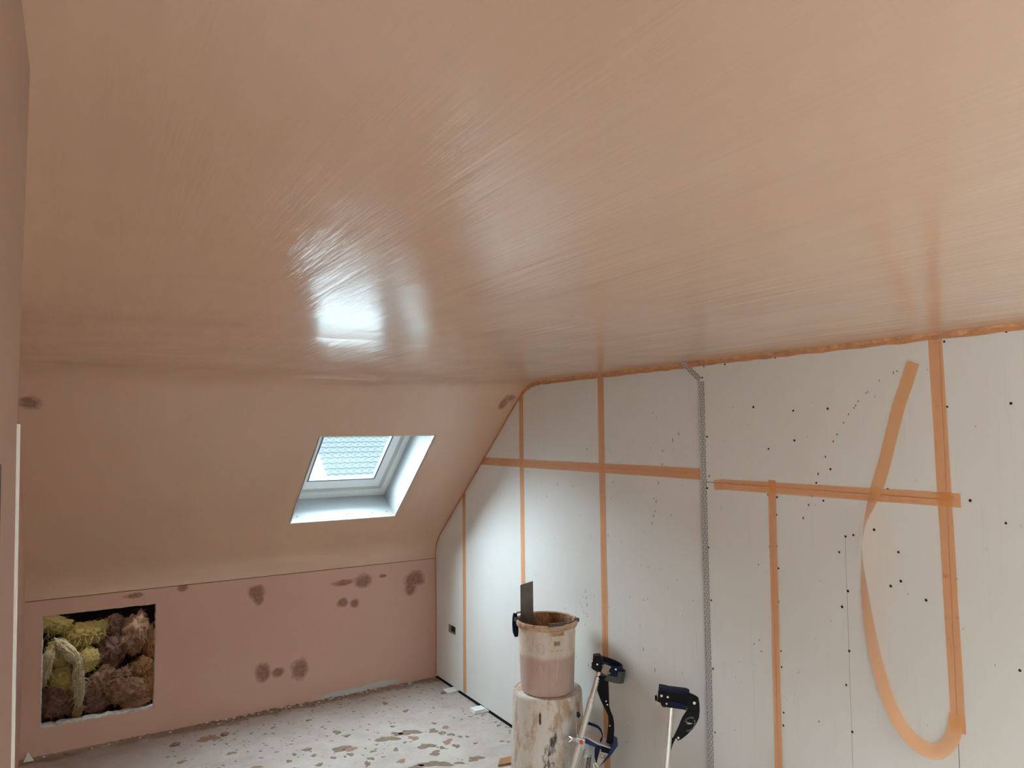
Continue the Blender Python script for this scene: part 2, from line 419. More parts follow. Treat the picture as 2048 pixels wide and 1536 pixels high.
for (A, B, th, dp) in ((0, 1, 0.020, 0.075), (1, 2, 0.008, 0.03), (2, 3, 0.006, 0.02), (3, 0, 0.008, 0.03)):
    a, b = hp[A], hp[B]; cdir = (b-a); L = cdir.length; cdir.normalize()
    inn = Vector((-cdir.z, 0, cdir.x))
    mid = sum(hp, Vector())/4
    if inn.dot(mid-a) < 0: inn = -inn
    N = 26; v = []; f = []
    for i in range(N+1):
        p = a + cdir*(L*i/N); w = th*(0.45+0.55*random.random())
        v += [p + Vector((0, 0.002, 0)) - inn*0.002, p + Vector((0, 0.002 + random.random()*0.003, 0)) + inn*w*0.35, p + Vector((0, dp*0.6, 0)) + inn*w, p + Vector((0, dp, 0)) - inn*0.002]
    for i in range(N):
        for k in range(4): f.append((i*4+k, i*4+(k+1) % 4, (i+1)*4+(k+1) % 4, (i+1)*4+k))
    er.add(v, f)
er.build('broken_board_edge', simple('dusty_broken_edge', (0.55, 0.51, 0.46, 1), 0.9, var=0.35, nscale=45, bump=0.5), wall_back)
MB().box((-1.35, 0.014, 0.913), (2.9, 0.020, 0.03)).build('crease_backing', simple('crease_shade', (0.16, 0.085, 0.06, 1), 0.8), wall_back)  # dark backing colour stands in for shade inside the crease
# the dark eaves void behind the hatch
vb = MB()
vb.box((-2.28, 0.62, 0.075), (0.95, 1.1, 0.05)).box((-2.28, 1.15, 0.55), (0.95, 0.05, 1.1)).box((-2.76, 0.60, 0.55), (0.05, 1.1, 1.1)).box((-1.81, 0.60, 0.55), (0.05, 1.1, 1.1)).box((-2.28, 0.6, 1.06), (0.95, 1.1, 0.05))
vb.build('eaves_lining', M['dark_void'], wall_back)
MB().box((-2.33, 0.10, 0.825), (0.045, 0.09, 0.05)).build('rafter_block', M['timber'], wall_back, bevel=0.003)
MB().box((-2.02, 0.15, 0.80), (0.09, 0.05, 0.035)).build('rafter_block', M['timber'], wall_back, bevel=0.003)
MB().box((-2.28, 0.09, 0.13), (0.70, 0.05, 0.05)).build('sole_plate', M['timber'], wall_back, bevel=0.003)

# ceiling: knee curve, slope, curve, flat, one skin with the skylight hole left open
def fillet(a, c, b, ta, tb, n=10):
    out = []
    p0 = c + (a-c).normalized()*ta; p2 = c + (b-c).normalized()*tb
    for i in range(n+1):
        t = i/n; out.append(p0*(1-t)**2 + c*2*t*(1-t) + p2*t*t)
    return out
V2 = lambda y, z: Vector((0, y, z))
Kc, Cc = V2(0, 1.040), V2(-1.384, 2.217)
prof = [V2(-0.002, 0.9150), V2(-0.002, 0.93)] + fillet(V2(-0.002, 0.9), Kc, Cc, 0.10, 0.13)
s0, s1 = SKO.copy(), SKO + SD*SKL
prof += [s0, s1] + fillet(Kc, Cc, V2(-3, 2.217), 0.13, 0.16) + [V2(-2.2, H), V2(-3.2, H)]
front_n = len(prof)
prof = prof + [V2(-3.75, H)] + [V2(MIR - q.y, q.z) for q in reversed(prof)]
def z_top(y):
    for a, b in zip(prof, prof[1:]):
        if b.y <= y <= a.y and a.y > b.y: return a.z + (b.z-a.z)*(y-a.y)/(b.y-a.y)
    return H
xs = sorted({LX-0.12, -2.5, SKX0, SKX1, -0.2, 0.03} | {x for p in REARX for x in p})
def xr(a, b): return [j for j in range(len(xs)-1) if xs[j] >= a-1e-6 and xs[j+1] <= b+1e-6]
def skin(off):
    v = []; f = []
    for i, q in enumerate(prof):
        a = prof[max(i-1, 0)]; b = prof[min(i+1, len(prof)-1)]; t = (b-a).normalized(); nn = Vector((0, t.z, -t.y))
        for x in xs: v.append(Vector((x, q.y, q.z)) + nn*off)
    return v
V = skin(0) + skin(0.02); nx = len(xs); N = len(prof)*nx; f = []
hole = prof.index(s0); rhole = len(prof)-2-hole
cutq = {(hole, j) for j in xr(SKX0, SKX1)} | {(rhole, j) for p in REARX for j in xr(*p)}
quads = [(i, j) for i in range(len(prof)-1) for j in range(nx-1) if (i, j) not in cutq]
qs = set(quads)
for i, j in quads:
    a = i*nx+j; f.append((a, a+1, a+nx+1, a+nx)); f.append((N+a+nx, N+a+nx+1, N+a+1, N+a))
for i, j in cutq:
    a = i*nx+j
    if (i, j-1) in qs: f.append((a, a+nx, N+a+nx, N+a))
    if (i, j+1) in qs: f.append((a+1, N+a+1, N+a+nx+1, a+nx+1))
    if (i-1, j) in qs: f.append((a, N+a, N+a+1, a+1))
    if (i+1, j) in qs: f.append((a+nx, a+nx+1, N+a+nx+1, N+a+nx))
me = mesh('ceiling', V, f)
bm = bmesh.new(); bm.from_mesh(me); bmesh.ops.recalc_face_normals(bm, faces=bm.faces); bm.to_mesh(me); bm.free()
me.polygons.foreach_set('use_smooth', [True]*len(me.polygons)); me.set_sharp_from_angle(angle=math.radians(30))
ceiling = link('ceiling', me, M['ceiling']); tag(ceiling, 'freshly plastered pinkish tan ceiling, flat and sloping, smooth and damp', kind='structure')

# left walls
o = MB().box((LX-0.05, -2.3, 1.1), (0.10, 4.7, 2.26)).build('wall_left', M['knee']); tag(o, 'narrow far part of the plastered left wall', kind='structure')
def lean(m):
    for p in m.v: p.x += max(0.0, 1.93-p.z)*0.016
    return m
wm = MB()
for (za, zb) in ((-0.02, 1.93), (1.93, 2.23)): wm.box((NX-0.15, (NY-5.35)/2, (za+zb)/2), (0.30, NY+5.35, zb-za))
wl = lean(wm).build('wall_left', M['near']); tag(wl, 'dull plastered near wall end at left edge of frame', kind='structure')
o = MB().slab([(-5.35, -0.02), (RY-0.1, -0.02), (RY-0.1, 2.23), (-5.35, 2.23)], [[(-5.75, 0.9), (-7.05, 0.9), (-7.05, 2.0), (-5.75, 2.0)]], lambda y, z, x: Vector((x, y, z)), NX-0.30, NX).build('wall_left', M['near']); tag(o, 'plastered left wall behind the camera', kind='structure')
w4 = empty('window_4'); tag(w4, 'added unseen white framed window in the left wall behind the camera', kind='structure')  # unseen window, put in to light the gable and ceiling
MB().slab([(-5.75, 0.9), (-7.05, 0.9), (-7.05, 2.0), (-5.75, 2.0)], [[(-5.81, 0.96), (-6.37, 0.96), (-6.37, 1.94), (-5.81, 1.94)], [(-6.43, 0.96), (-6.99, 0.96), (-6.99, 1.94), (-6.43, 1.94)]], lambda y, z, x: Vector((x, y, z)), NX-0.22, NX-0.16).build('window_frame', M['upvc'], w4)
for ya in (-5.81, -6.43): MB().box((NX-0.19, ya-0.28, 1.45), (0.006, 0.56, 0.98)).build('window_pane', M['glass'], w4)
bp = MB()
bp.box((NX-0.0035, NY+0.001, 0.97), (0.011, 0.004, 1.88))
bp.box((NX+0.0006, NY-0.0030, 0.97), (0.0025, 0.0075, 1.88))
lean(bp).build('corner_bead', M['white_board'], wl)
o = lean(MB().box((NX+0.004, -4.93, 0.94), (0.008, 0.30, 1.89))).build('trim_1', M['dark_timber']); tag(o, 'dark timber lining on the near left wall', kind='structure')

# rear knee wall behind the camera
o = MB().box((-1.35, RY-0.05, 0.46), (2.9, 0.10, 0.96)).build('wall_rear', M['rear']); tag(o, 'plastered knee wall behind the camera', kind='structure')

# gable wall: studwork backing, then every board of its own
o = MB().box((0.075, -3.72, 1.12), (0.10, 7.7, 2.3)).build('wall_right', M['dark_void']); tag(o, 'grey plasterboarded gable wall with orange taped joints', kind='structure'); wall_right = o
T1, T2, T3, BD, T4, T5 = -0.499, -1.303, -2.130, -2.868, -3.248, -3.950
JL, JR = 1.703, 1.668
G_ = 0.0018
def top_run(ya, yb, zmin):
    """points of the ceiling profile from ya down to yb (ya > yb)"""
    ys = [ya] + [q.y for q in prof if yb < q.y < ya] + [yb]
    pts = [(y, max(zmin, z_top(y)-0.004)) for y in ys]
    out = []
    for q in pts:
        if not out or (abs(out[-1][0]-q[0]) + abs(out[-1][1]-q[1])) > 1e-4: out.append(q)
    return out
def board(outer, holes=(), layer=0.0):
    return MB().slab(outer, holes, GF, -layer, -layer + (0.0125 if layer else 0.024)).build('plasterboard', M['board'], wall_right)
FZ = 0.020
tag(MB().box((0.012, -3.72, 0.001), (0.026, 7.6, 0.006)).build('gap_shade', M['dark_void']), 'near-black strip painting the shade in the gap under the gable boards', kind='structure')  # near-black colour paints the shade in the gap below the boards
sock = [(-0.234, 0.398), (-0.352, 0.398), (-0.352, 0.458), (-0.234, 0.458)]
b1 = board([(-0.002, FZ), (T1+G_, FZ)] + list(reversed(top_run(-0.002, T1+G_, 0.5))), [sock])
b2 = board([(T1-G_, FZ), (T2+G_, FZ), (T2+G_, JL-G_), (-0.779, JL-G_)] + [q for q in reversed(top_run(T1-G_, -0.779, 0.5))][1:])
b3 = board([(T2-G_, FZ), (T3+G_, FZ), (T3+G_, JL-G_), (T2-G_, JL-G_)])
b4 = board([(T3-G_, FZ), (BD-0.2, FZ), (BD-0.2, JL-G_), (T3-G_, JL-G_)])
b5 = board([(T2+G_, JL+G_)] + list(reversed(top_run(-0.783, T2+G_, JL+G_))))
b6 = board([(T3+G_, JL+G_)] + list(reversed(top_run(T2-G_, T3+G_, JL+G_))) + [(T2-G_, JL+G_)])
b7 = board([(BD-0.2, JL+G_)] + list(reversed(top_run(T3-G_, BD-0.2, JL+G_))) + [(T3-G_, JL+G_)])
LY = 0.0125
ch0, ch1 = (-2.765, H-0.003), (-2.872, 2.122)
b8 = board([(BD, JR+G_), (T5+G_, JR+G_), (T5+G_, H-0.003), ch0, (BD, ch1[1])], (), LY)
b9 = board([(BD, FZ), (T4+G_, FZ), (T4+G_, JR-G_), (BD, JR-G_)], (), LY)
b10 = board([(T4-G_, FZ), (T5+G_, FZ), (T5+G_, JR-G_), (T4-G_, JR-G_)], (), LY)
b11 = board([(T5-G_, FZ), (RY+0.005, FZ)] + list(reversed(top_run(T5-G_, RY+0.005, 0.5))), (), LY)

screws = [(-2.903, 2.19),(-3.027, 2.189),(-2.892, 2.14),(-2.897, 2.065),(-3.295, 2.195), (-3.498, 2.199), (-3.704, 2.198), (-3.936, 2.185), (-3.967, 2.185), (-4.153, 2.195), (-3.176, 1.996), (-3.373, 1.975), (-3.527, 1.978), (-3.781, 1.968), (-3.935, 1.972), (-3.966, 1.97), (-4.155, 1.974), (-2.911, 1.871), (-3.247, 1.822), (-3.374, 1.857), (-3.529, 1.75), (-2.917, 1.695), (-2.904, 1.64), (-3.256, 1.687), (-3.466, 1.695), (-3.236, 1.634), (-3.281, 1.627), (-3.494, 1.629), (-3.751, 1.688), (-3.673, 1.65), (-3.76, 1.655), (-3.837, 1.654), (-3.922, 1.685), (-3.927, 1.656), (-3.969, 1.676), (-4.023, 1.67), (-3.275, 1.556), (-3.931, 1.589), (-3.961, 1.594), (-4.123, 1.609), (-3.694, 1.542), (-2.903, 1.376), (-3.238, 1.423), (-3.272, 1.43), (-3.581, 1.505), (-3.613, 1.514), (-3.553, 1.444), (-3.78, 1.475), (-3.277, 1.342), (-3.935, 1.419), (-3.967, 1.416), (-3.784, 1.377), (-3.747, 1.354), (-3.582, 1.307), (-2.91, 1.145), (-3.239, 1.206), (-3.271, 1.209), (-3.556, 1.245), (-3.868, 1.329), (-3.930, 1.284), (-3.965, 1.292), (-3.967, 1.255), (-3.934, 1.219), (-3.942, 1.196), (-3.958, 1.2), (-3.277, 1.016), (-3.578, 1.091), (-3.238, 0.951), (-3.277, 0.953), (-2.91, 0.848), (-4.14, 1.174), (-3.561, 0.965), (-3.28, 0.777), (-3.94, 0.964), (-3.957, 0.974), (-3.243, 0.709), (-3.276, 0.726), (-2.912, 0.575), (-3.578, 0.804)]
sm = MB(); k = 8
ring_ = [(0.0040*math.cos(2*math.pi*i/k), 0.0040*math.sin(2*math.pi*i/k)) for i in range(k)]
sm.add([(-0.0004, a, b) for a, b in ring_] + [(-0.0009, a*0.6, b*0.6) for a, b in ring_] + [(-0.0002, 0, 0)],
       [(i, (i+1) % k, k+(i+1) % k, k+i) for i in range(k)] + [(k+i, k+(i+1) % k, 2*k) for i in range(k)])
sme = mesh('screw', sm.v, sm.f); sme.materials.append(M['screw'])
def board_at(y, z):
    if y < T5: return b11
    if z > JR: return b8
    return b9 if y > T4 else b10
random.seed(3)
for (y, z) in screws:
    s = link('screw', sme, None, board_at(y, z)); s.location = (-LY, y, z); sc1 = random.uniform(0.95, 1.35); s.scale = (1, sc1, sc1)

# drips and specks of plaster on the boards
def fleck(m, x, y, z, ry, rz, t=0.0010, n=8):
    pts = [(y + ry*math.cos(2*math.pi*i/n)*random.uniform(.75, 1.15), z + rz*math.sin(2*math.pi*i/n)*random.uniform(.75, 1.15)) for i in range(n)]
    m.add([(x, a, b) for a, b in pts] + [(x-t, y, z)], [(i, (i+1) % n, n) for i in range(n)])
m = MB()
for (y, z) in [(-3.79, 2.098), (-3.803, 2.1), (-3.79, 2.093), (-3.737, 2.071), (-3.684, 2.029), (-3.692, 2.033), (-3.653, 2.001), (-3.642, 1.986), (-3.635, 1.977), (-3.612, 1.954), (-3.591, 1.924), (-3.562, 1.881), (-3.545, 1.854), (-3.509, 1.796), (-3.475, 1.73), (-3.445, 1.644), (-3.428, 1.608), (-3.402, 1.555)]:
    r = 0.0022 + max(0, (2.05-z))*0.006; fleck(m, -LY-0.0002, y, z, min(r, .0042), min(r*1.5, .0065))
for (y, z) in [(-3.171, 1.034),(-3.142, 1.011),(-3.179, 0.9898),(-3.44, 0.7954),(-3.177, 1.341)]:
    fleck(m, -LY-0.0002, y, z, .004, .003)
for (y, z) in [(-2.718, 1.884), (-2.677, 1.855), (-2.606, 1.802), (-2.57, 1.644), (-2.535, 1.565), (-2.553, 1.554), (-2.542, 1.505), (-2.531, 1.482), (-2.521, 1.443), (-2.218, 1.631), (-2.199, 1.54), (-2.172, 1.343), (-1.995, 1.798), (-1.702, 1.587), (-1.856, 1.584), (-2.593, 1.682), (-2.601, 1.734)] + [GF_ for GF_ in ((-1.963, 1.011), (-1.967, 0.9758), (-1.975, 0.9393), (-1.97, 0.8891), (-1.978, 0.8773), (-1.981, 0.6157), (-2.445, 1.056), (-2.437, 0.8122), (-2.518, 0.7344))]:
    fleck(m, -0.0002, y, z, .0028, random.uniform(.004, .012))
for _ in range(70):
    y = random.uniform(-2.8, -1.35); z = random.uniform(0.3, 2.0); fleck(m, -0.0002, y, z, .0015, random.uniform(.002, .008))
for _ in range(50):
    y = random.uniform(-4.2, -2.95); z = random.uniform(0.4, 2.1); fleck(m, -LY-0.0002, y, z, .0012, random.uniform(.0015, .004))
sp = m.build('plaster_specks', M['splash'], wall_right); sp['kind'] = 'stuff'
pl = MB()
for a, b in (((-3.579, 1.501), (-3.575, 0.6762)),):
    pl.band([(-LY-0.0003, a[0], a[1]), (-LY-0.0003, b[0], b[1])], (0, 1, 0), 0.0009, 0.0004)
for a, b in (((-3.356, 0.9671), (-3.356, 0.9517)), ((-3.349, 0.9498), (-3.363, 0.9555)), ((-2.985, 1.572), (-2.981, 1.545)), ((-4.163, 1.611), (-4.164, 1.599))):
    pl.band([(-LY-0.0003, a[0], a[1]), (-LY-0.0003, b[0], b[1])], (0, 0.7, 0.7), 0.0012, 0.0004)
pl.build('pencil_line', M['greyink'], wall_right)

# ragged plaster left along the top of the gable
random.seed(11)
m = MB(); pts = []
yy = -1.40
while yy > -4.6:
    pts.append((yy, H - random.choice([0.004, 0.007, 0.010, 0.016, 0.011, 0.006]) - random.random()*0.004)); yy -= random.uniform(0.012, 0.05)
for i in range(len(pts)-1):
    (ya, za), (yb, zb) = pts[i], pts[i+1]
    xo = -LY-0.004 if ya < BD else -0.004
    m.add([(xo+0.006, ya, H), (xo+0.006, yb, H), (xo-0.003, ya, H), (xo-0.003, yb, H), (xo, ya, za), (xo, yb, zb), (xo+0.004, ya, za-0.001), (xo+0.004, yb, zb-0.001)],
          [(2, 3, 5, 4), (4, 5, 7, 6), (0, 2, 4, 6), (1, 7, 5, 3)])
m.build('plaster_edge', simple('plaster_smear', (0.66, 0.36, 0.19, 1), 0.7, var=0.3, nscale=30), wall_right)

# ------------------------------------------------------------------ front skylight (window_1)
w1 = empty('window_1'); tag(w1, 'white skylight in the sloping ceiling', kind='structure')
def sp(x, s, d): return Vector((x, 0, 0)) + SKO + SD*s + SN*d
# reveal boards: bottom flares out, sides and head run straight back
D0 = 0.245; BS = -0.076; TS = SKL + 0.02
def quad_plate(name, a, b, c_, d, off, mat):
    m = MB(); P = [a, b, c_, d]; m.add(P + [p+off for p in P], [(0, 1, 2, 3), (7, 6, 5, 4), (0, 4, 5, 1), (1, 5, 6, 2), (2, 6, 7, 3), (3, 7, 4, 0)])
    return m.build(name, mat, w1)
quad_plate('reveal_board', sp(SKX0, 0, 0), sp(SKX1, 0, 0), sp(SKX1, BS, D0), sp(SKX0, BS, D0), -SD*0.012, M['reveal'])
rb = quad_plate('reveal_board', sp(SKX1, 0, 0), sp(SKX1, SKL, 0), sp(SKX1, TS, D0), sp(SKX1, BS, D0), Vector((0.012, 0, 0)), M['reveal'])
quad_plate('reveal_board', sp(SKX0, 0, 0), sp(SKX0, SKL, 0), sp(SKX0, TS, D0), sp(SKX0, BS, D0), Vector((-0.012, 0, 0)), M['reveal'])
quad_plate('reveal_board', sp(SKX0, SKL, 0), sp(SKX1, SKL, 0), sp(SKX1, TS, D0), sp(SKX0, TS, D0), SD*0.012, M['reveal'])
def frame(name, x0, s0_, x1, s1_, d0, d1, mat, top=0.0):
    """rectangular ring between inset (x0, s0) and inset (x1, s1)"""
    o_ = [(SKX0+x0, s0_), (SKX1-x0, s0_), (SKX1-x0, TS-x0), (SKX0+x0, TS-x0)]
    i_ = [(SKX0+x1, s1_), (SKX1-x1, s1_), (SKX1-x1, TS-x1), (SKX0+x1, TS-x1)]
    return MB().slab(o_, [i_], lambda u, v, d: sp(u, v, d), d0, d1).build(name, mat, w1)
frame('outer_frame', -0.012, BS-0.012, 0.042, -0.012, D0-0.003, D0+0.09, M['upvc'])
frame('frame_groove', 0.040, -0.014, 0.066, 0.026, D0+0.010, D0+0.09, M['groove'])
frame('shadow_gap', 0.064, 0.022, 0.078, 0.040, D0+0.018, D0+0.09, M['gasket'])
frame('sash', 0.070, 0.030, 0.128, 0.120, D0+0.004, D0+0.034, M['upvc'])
frame('pane_gasket', 0.125, 0.117, 0.136, 0.128, D0+0.002, D0+0.034, M['gasket'])
frame('flashing', -0.10, BS-0.12, -0.010, BS-0.010, D0+0.03, D0+0.09, M['gasket'])
MB().slab([(SKX0+0.13, 0.12), (SKX1-0.13, 0.12), (SKX1-0.13, TS-0.13), (SKX0+0.13, TS-0.13)], [], lambda u, v, d: sp(u, v, d), D0+0.03, D0+0.036).build('window_pane', M['glass'], w1)
# perforated beads round the opening, with their own UVs
def bead(name, a, b, wdir, w, nrm, parent, mat=None, t=0.0012, label=None):
    a = Vector(a); b = Vector(b); wd_ = Vector(wdir).normalized()*w; nn = Vector(nrm).normalized()*t
    v = [a, b, b+wd_, a+wd_]; v += [p+nn for p in v]
    me = mesh(name, v, [(4, 5, 6, 7), (3, 2, 1, 0), (0, 1, 5, 4), (1, 2, 6, 5), (2, 3, 7, 6), (3, 0, 4, 7)])
    uv = me.uv_layers.new(name='UVMap'); L = (b-a).length
    uvs = {0: (0, 0), 1: (L, 0), 2: (L, w), 3: (0, w)}
    for li, lp in enumerate(me.loops): uv.data[li].uv = uvs[lp.vertex_index % 4]
    return link(name, me, mat or M['perf'], parent)
bead('angle_bead', sp(SKX0, 0, 0.003), sp(SKX1, 0, 0.003), SN + SD*(BS/D0), 0.026, SD, w1)
bead('angle_bead', sp(SKX1, 0, 0.003), sp(SKX1, SKL, 0.003), SN, 0.020, Vector((-1, 0, 0)), w1)
eb = MB()
eb.slab([(SKX0-0.006, -0.006), (SKX1+0.006, -0.006), (SKX1+0.006, SKL+0.004), (SKX0-0.006, SKL+0.004)], [[(SKX0+0.001, 0.001), (SKX1-0.001, 0.001), (SKX1-0.001, SKL-0.001), (SKX0+0.001, SKL-0.001)]], lambda u, v, d: sp(u, v, d), -0.002, 0.006)
eb.build('bead_nose', M['white_board'], w1)
for (s, d) in ((0.09, 0.10), (0.32, 0.12), (0.55, 0.12), (0.70, 0.09)):
    q = link('screw', sme, None, w1); q.location = sp(SKX1-0.0002, s, d)
for x, d in ((-1.15, 0.06), (-0.98, 0.05), (-0.80, 0.05), (-0.62, 0.045), (-0.51, 0.05)):
    q = link('screw', sme, None, w1); q.location = sp(x, 0.0006-0.076*d/D0, d); q.rotation_euler = (0, math.pi/2, 0); q.rotation_euler = Vector(SD).to_track_quat('-X', 'Z').to_euler()

for k_, (xa, xb) in enumerate(REARX):
    wr = empty('window_%d' % (k_+2)); tag(wr, 'added unseen white skylight in the rear slope behind the camera, %s the gable' % ('next to' if k_ == 0 else 'farther from'), kind='structure')
    def rp(x, s, d):
        q = sp(x, s, d); return Vector((q.x, MIR - q.y, q.z))
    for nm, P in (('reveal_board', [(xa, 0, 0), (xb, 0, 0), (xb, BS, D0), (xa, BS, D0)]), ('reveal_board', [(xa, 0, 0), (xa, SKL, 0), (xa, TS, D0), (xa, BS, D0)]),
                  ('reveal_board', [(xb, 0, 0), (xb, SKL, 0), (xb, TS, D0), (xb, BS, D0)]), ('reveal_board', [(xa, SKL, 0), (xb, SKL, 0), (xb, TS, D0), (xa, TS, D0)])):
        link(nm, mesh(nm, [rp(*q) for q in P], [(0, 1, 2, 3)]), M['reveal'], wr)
    MB().slab([(xa-0.1, BS-0.1), (xb+0.1, BS-0.1), (xb+0.1, TS+0.1), (xa-0.1, TS+0.1)], [[(xa+0.10, 0.06), (xb-0.10, 0.06), (xb-0.10, TS-0.1), (xa+0.10, TS-0.1)]], rp, D0, D0+0.05).build('window_frame', M['upvc'], wr)
    MB().slab([(xa+0.10, 0.06), (xb-0.10, 0.06), (xb-0.10, TS-0.1), (xa+0.10, TS-0.1)], [], rp, D0+0.02, D0+0.026).build('window_pane', M['glass'], wr)

# ------------------------------------------------------------------ joint tapes
def tape(a, b, w=0.047, x=-0.0010, label='', mat=None, name='joint_tape', group='mesh tape over the board joints'):
    a = Vector((0, *a)); b = Vector((0, *b)); d = (b-a).normalized(); s = Vector((0, -d.z, d.y))*(w/2)
    nseg = 12; v = []; f = []
    for i in range(nseg+1):
        p = a + (b-a)*(i/nseg); wob = s*(0.02*math.sin(i*1.7))
        for q in (p-s+wob, p+s+wob):
            v.append((x-0.0004, q.y, q.z))
    for q in list(v): v.append((x, q[1], q[2]))
    K2 = (nseg+1)*2
    for i in range(nseg):
        k = i*2; f += [(k, k+1, k+3, k+2)]
    o = link(name, mesh(name, v[:K2], f), mat or M['tape'])
    if label: tag(o, label, 'tape', group)
    return o
XR = -LY-0.0010
tape((T1, FZ+0.01), (T1, z_top(T1)-0.008), 0.048, label='leftmost upright orange mesh tape, under the slope, right of the socket')
tape((T2-0.012, FZ+0.01), (T2, z_top(T2)-0.008), 0.05, label='upright orange mesh tape running up from behind the bucket blade')
tape((T3-0.004, FZ+0.01), (T3, H-0.01), 0.052, label='upright orange mesh tape ending above the leaning stilt beside the bucket')
tape((-0.765, JL-0.004), (BD, JL-0.002), 0.052, -0.0018, label='level orange mesh tape left of the metal bead')
tape((-2.982, 1.662), (-3.995, 1.668), 0.046, XR-0.0006, label='level orange mesh tape right of the metal bead')
tape((T4+0.004, FZ+0.01), (T4-0.012, 1.695), 0.038, XR-0.0014, label='short upright orange mesh tape hanging below the right level tape')
o = tape((-2.948, 1.658), (-2.995, 1.660), 0.044, XR-0.0020, label='small orange mesh tape offcut at left end of the right level tape')

# rightmost strip with its long loose tail, one length of tape
rt = empty('joint_tape', (-LY, T5, 0)); tag(rt, 'rightmost upright orange mesh tape with a loose tail looping down', 'tape', 'mesh tape over the board joints')
st = tape((T5+0.012, H-0.008), (T5-0.004, 0.93), 0.046, XR, mat=M['tape'], name='stuck_strip'); st.parent = rt; st.matrix_parent_inverse = Matrix.Translation(-rt.location)
# tail: (y, z, off-wall, turn) centre line; turn 0 = flat to the wall
tail = [(-3.862, 2.125, 0.002, 0.0), (-3.835, 2.05, 0.003, 0.0), (-3.806, 1.98, 0.002, 0), (-3.775, 1.88, 0.002, 0), (-3.745, 1.78, 0.002, 0), (-3.717, 1.70, 0.003, 0.0), (-3.694, 1.635, 0.010, -0.45), (-3.676, 1.57, 0.022, -0.85), (-3.667, 1.50, 0.030, -0.98),
        (-3.666, 1.43, 0.034, -0.85), (-3.671, 1.35, 0.036, -0.55), (-3.678, 1.27, 0.036, -0.30), (-3.688, 1.19, 0.035, -0.12), (-3.702, 1.11, 0.034, 0.0), (-3.722, 1.03, 0.032, 0.1), (-3.748, 0.955, 0.030, 0.2), (-3.782, 0.898, 0.028, 0.32),
        (-3.822, 0.862, 0.026, 0.40), (-3.862, 0.848, 0.023, 0.40), (-3.898, 0.855, 0.018, 0.25), (-3.925, 0.885, 0.011, 0.12), (-3.942, 0.93, 0.005, 0.0), (-3.950, 0.985, 0.003, 0.0)]
def catmull(P, m=6):
    out = []
    for i in range(len(P)-1):
        p0, p1, p2, p3 = P[max(i-1, 0)], P[i], P[i+1], P[min(i+2, len(P)-1)]
        for k in range(m):
            t = k/m
            out.append(tuple(0.5*((2*b) + (-a+c_)*t + (2*a-5*b+4*c_-d)*t*t + (-a+3*b-3*c_+d)*t**3) for a, b, c_, d in zip(p0, p1, p2, p3)))
    out.append(P[-1]); return out
T = catmull(tail); v = []; f = []
for i, (y, z, off, tw) in enumerate(T):
    y0, z0 = T[max(i-1, 0)][:2]; y1, z1 = T[min(i+1, len(T)-1)][:2]
    d = Vector((0, y1-y0, z1-z0)).normalized(); s = Vector((0, -d.z, d.y)); wv = s*math.cos(tw) + Vector((-1, 0, 0))*math.sin(tw)
    c0 = Vector((-LY-0.0012-off, y, z))
    for k in (-1, -0.33, 0.33, 1):
        q = c0 + wv*(0.023*k); q.x = min(q.x, -LY-0.0016); v.append(q - rt.location)
for i in range(len(T)-1):
    for k in range(3): f.append((i*4+k, i*4+k+1, (i+1)*4+k+1, (i+1)*4+k))
link('loose_tail', mesh('loose_tail', v, f, True), M['loose'], rt)

# thin tape following the ceiling line round the gable
v = []; f = []
path = [V2(-0.010, 0.03), V2(-0.010, 0.5)] + [q for q in prof[:front_n] if q.y > -4.5] + [V2(-4.5, H), V2(-5.4, H)]
ext = []
for a, b in zip(path, path[1:]):
    nseg = max(1, int((b-a).length/0.05))
    for i in range(nseg): ext.append(a + (b-a)*(i/nseg))
random.seed(2)
def et_part(pts, w, x):
    v = []; f = []
    for i, q in enumerate(pts):
        a = pts[max(i-1, 0)]; b = pts[min(i+1, len(pts)-1)]; t = (b-a).normalized(); nn = Vector((0, t.z, -t.y))
        wq = w*(1 + random.uniform(-0.10, 0.10))
        v += [(x, *(q - nn*0.001)[1:]), (x, *(q - nn*wq)[1:])]
    for i in range(len(pts)-1): f.append((2*i, 2*i+1, 2*i+3, 2*i+2))
    return mesh('edge_tape', v, f)
cut = [q for q in ext if q.y > BD]
o = link('edge_tape', et_part([q for q in cut if q.y > -1.30], 0.015, -0.0022), M['edge_tape']); tag(o, 'narrow orange tape along the corner and slope edge of the gable', 'tape')
o = link('edge_tape', et_part([q for q in cut if q.y <= -1.25] + [V2(BD+0.1, H)], 0.026, -0.0024), M['edge_tape']); tag(o, 'orange tape under the flat ceiling, left of the metal bead', 'tape')
o = link('edge_tape', et_part([V2(-2.80, H)] + [q for q in ext if q.y <= BD], 0.024, -LY-0.0022), M['edge_tape']); tag(o, 'orange tape under the flat ceiling, right of the metal bead', 'tape')

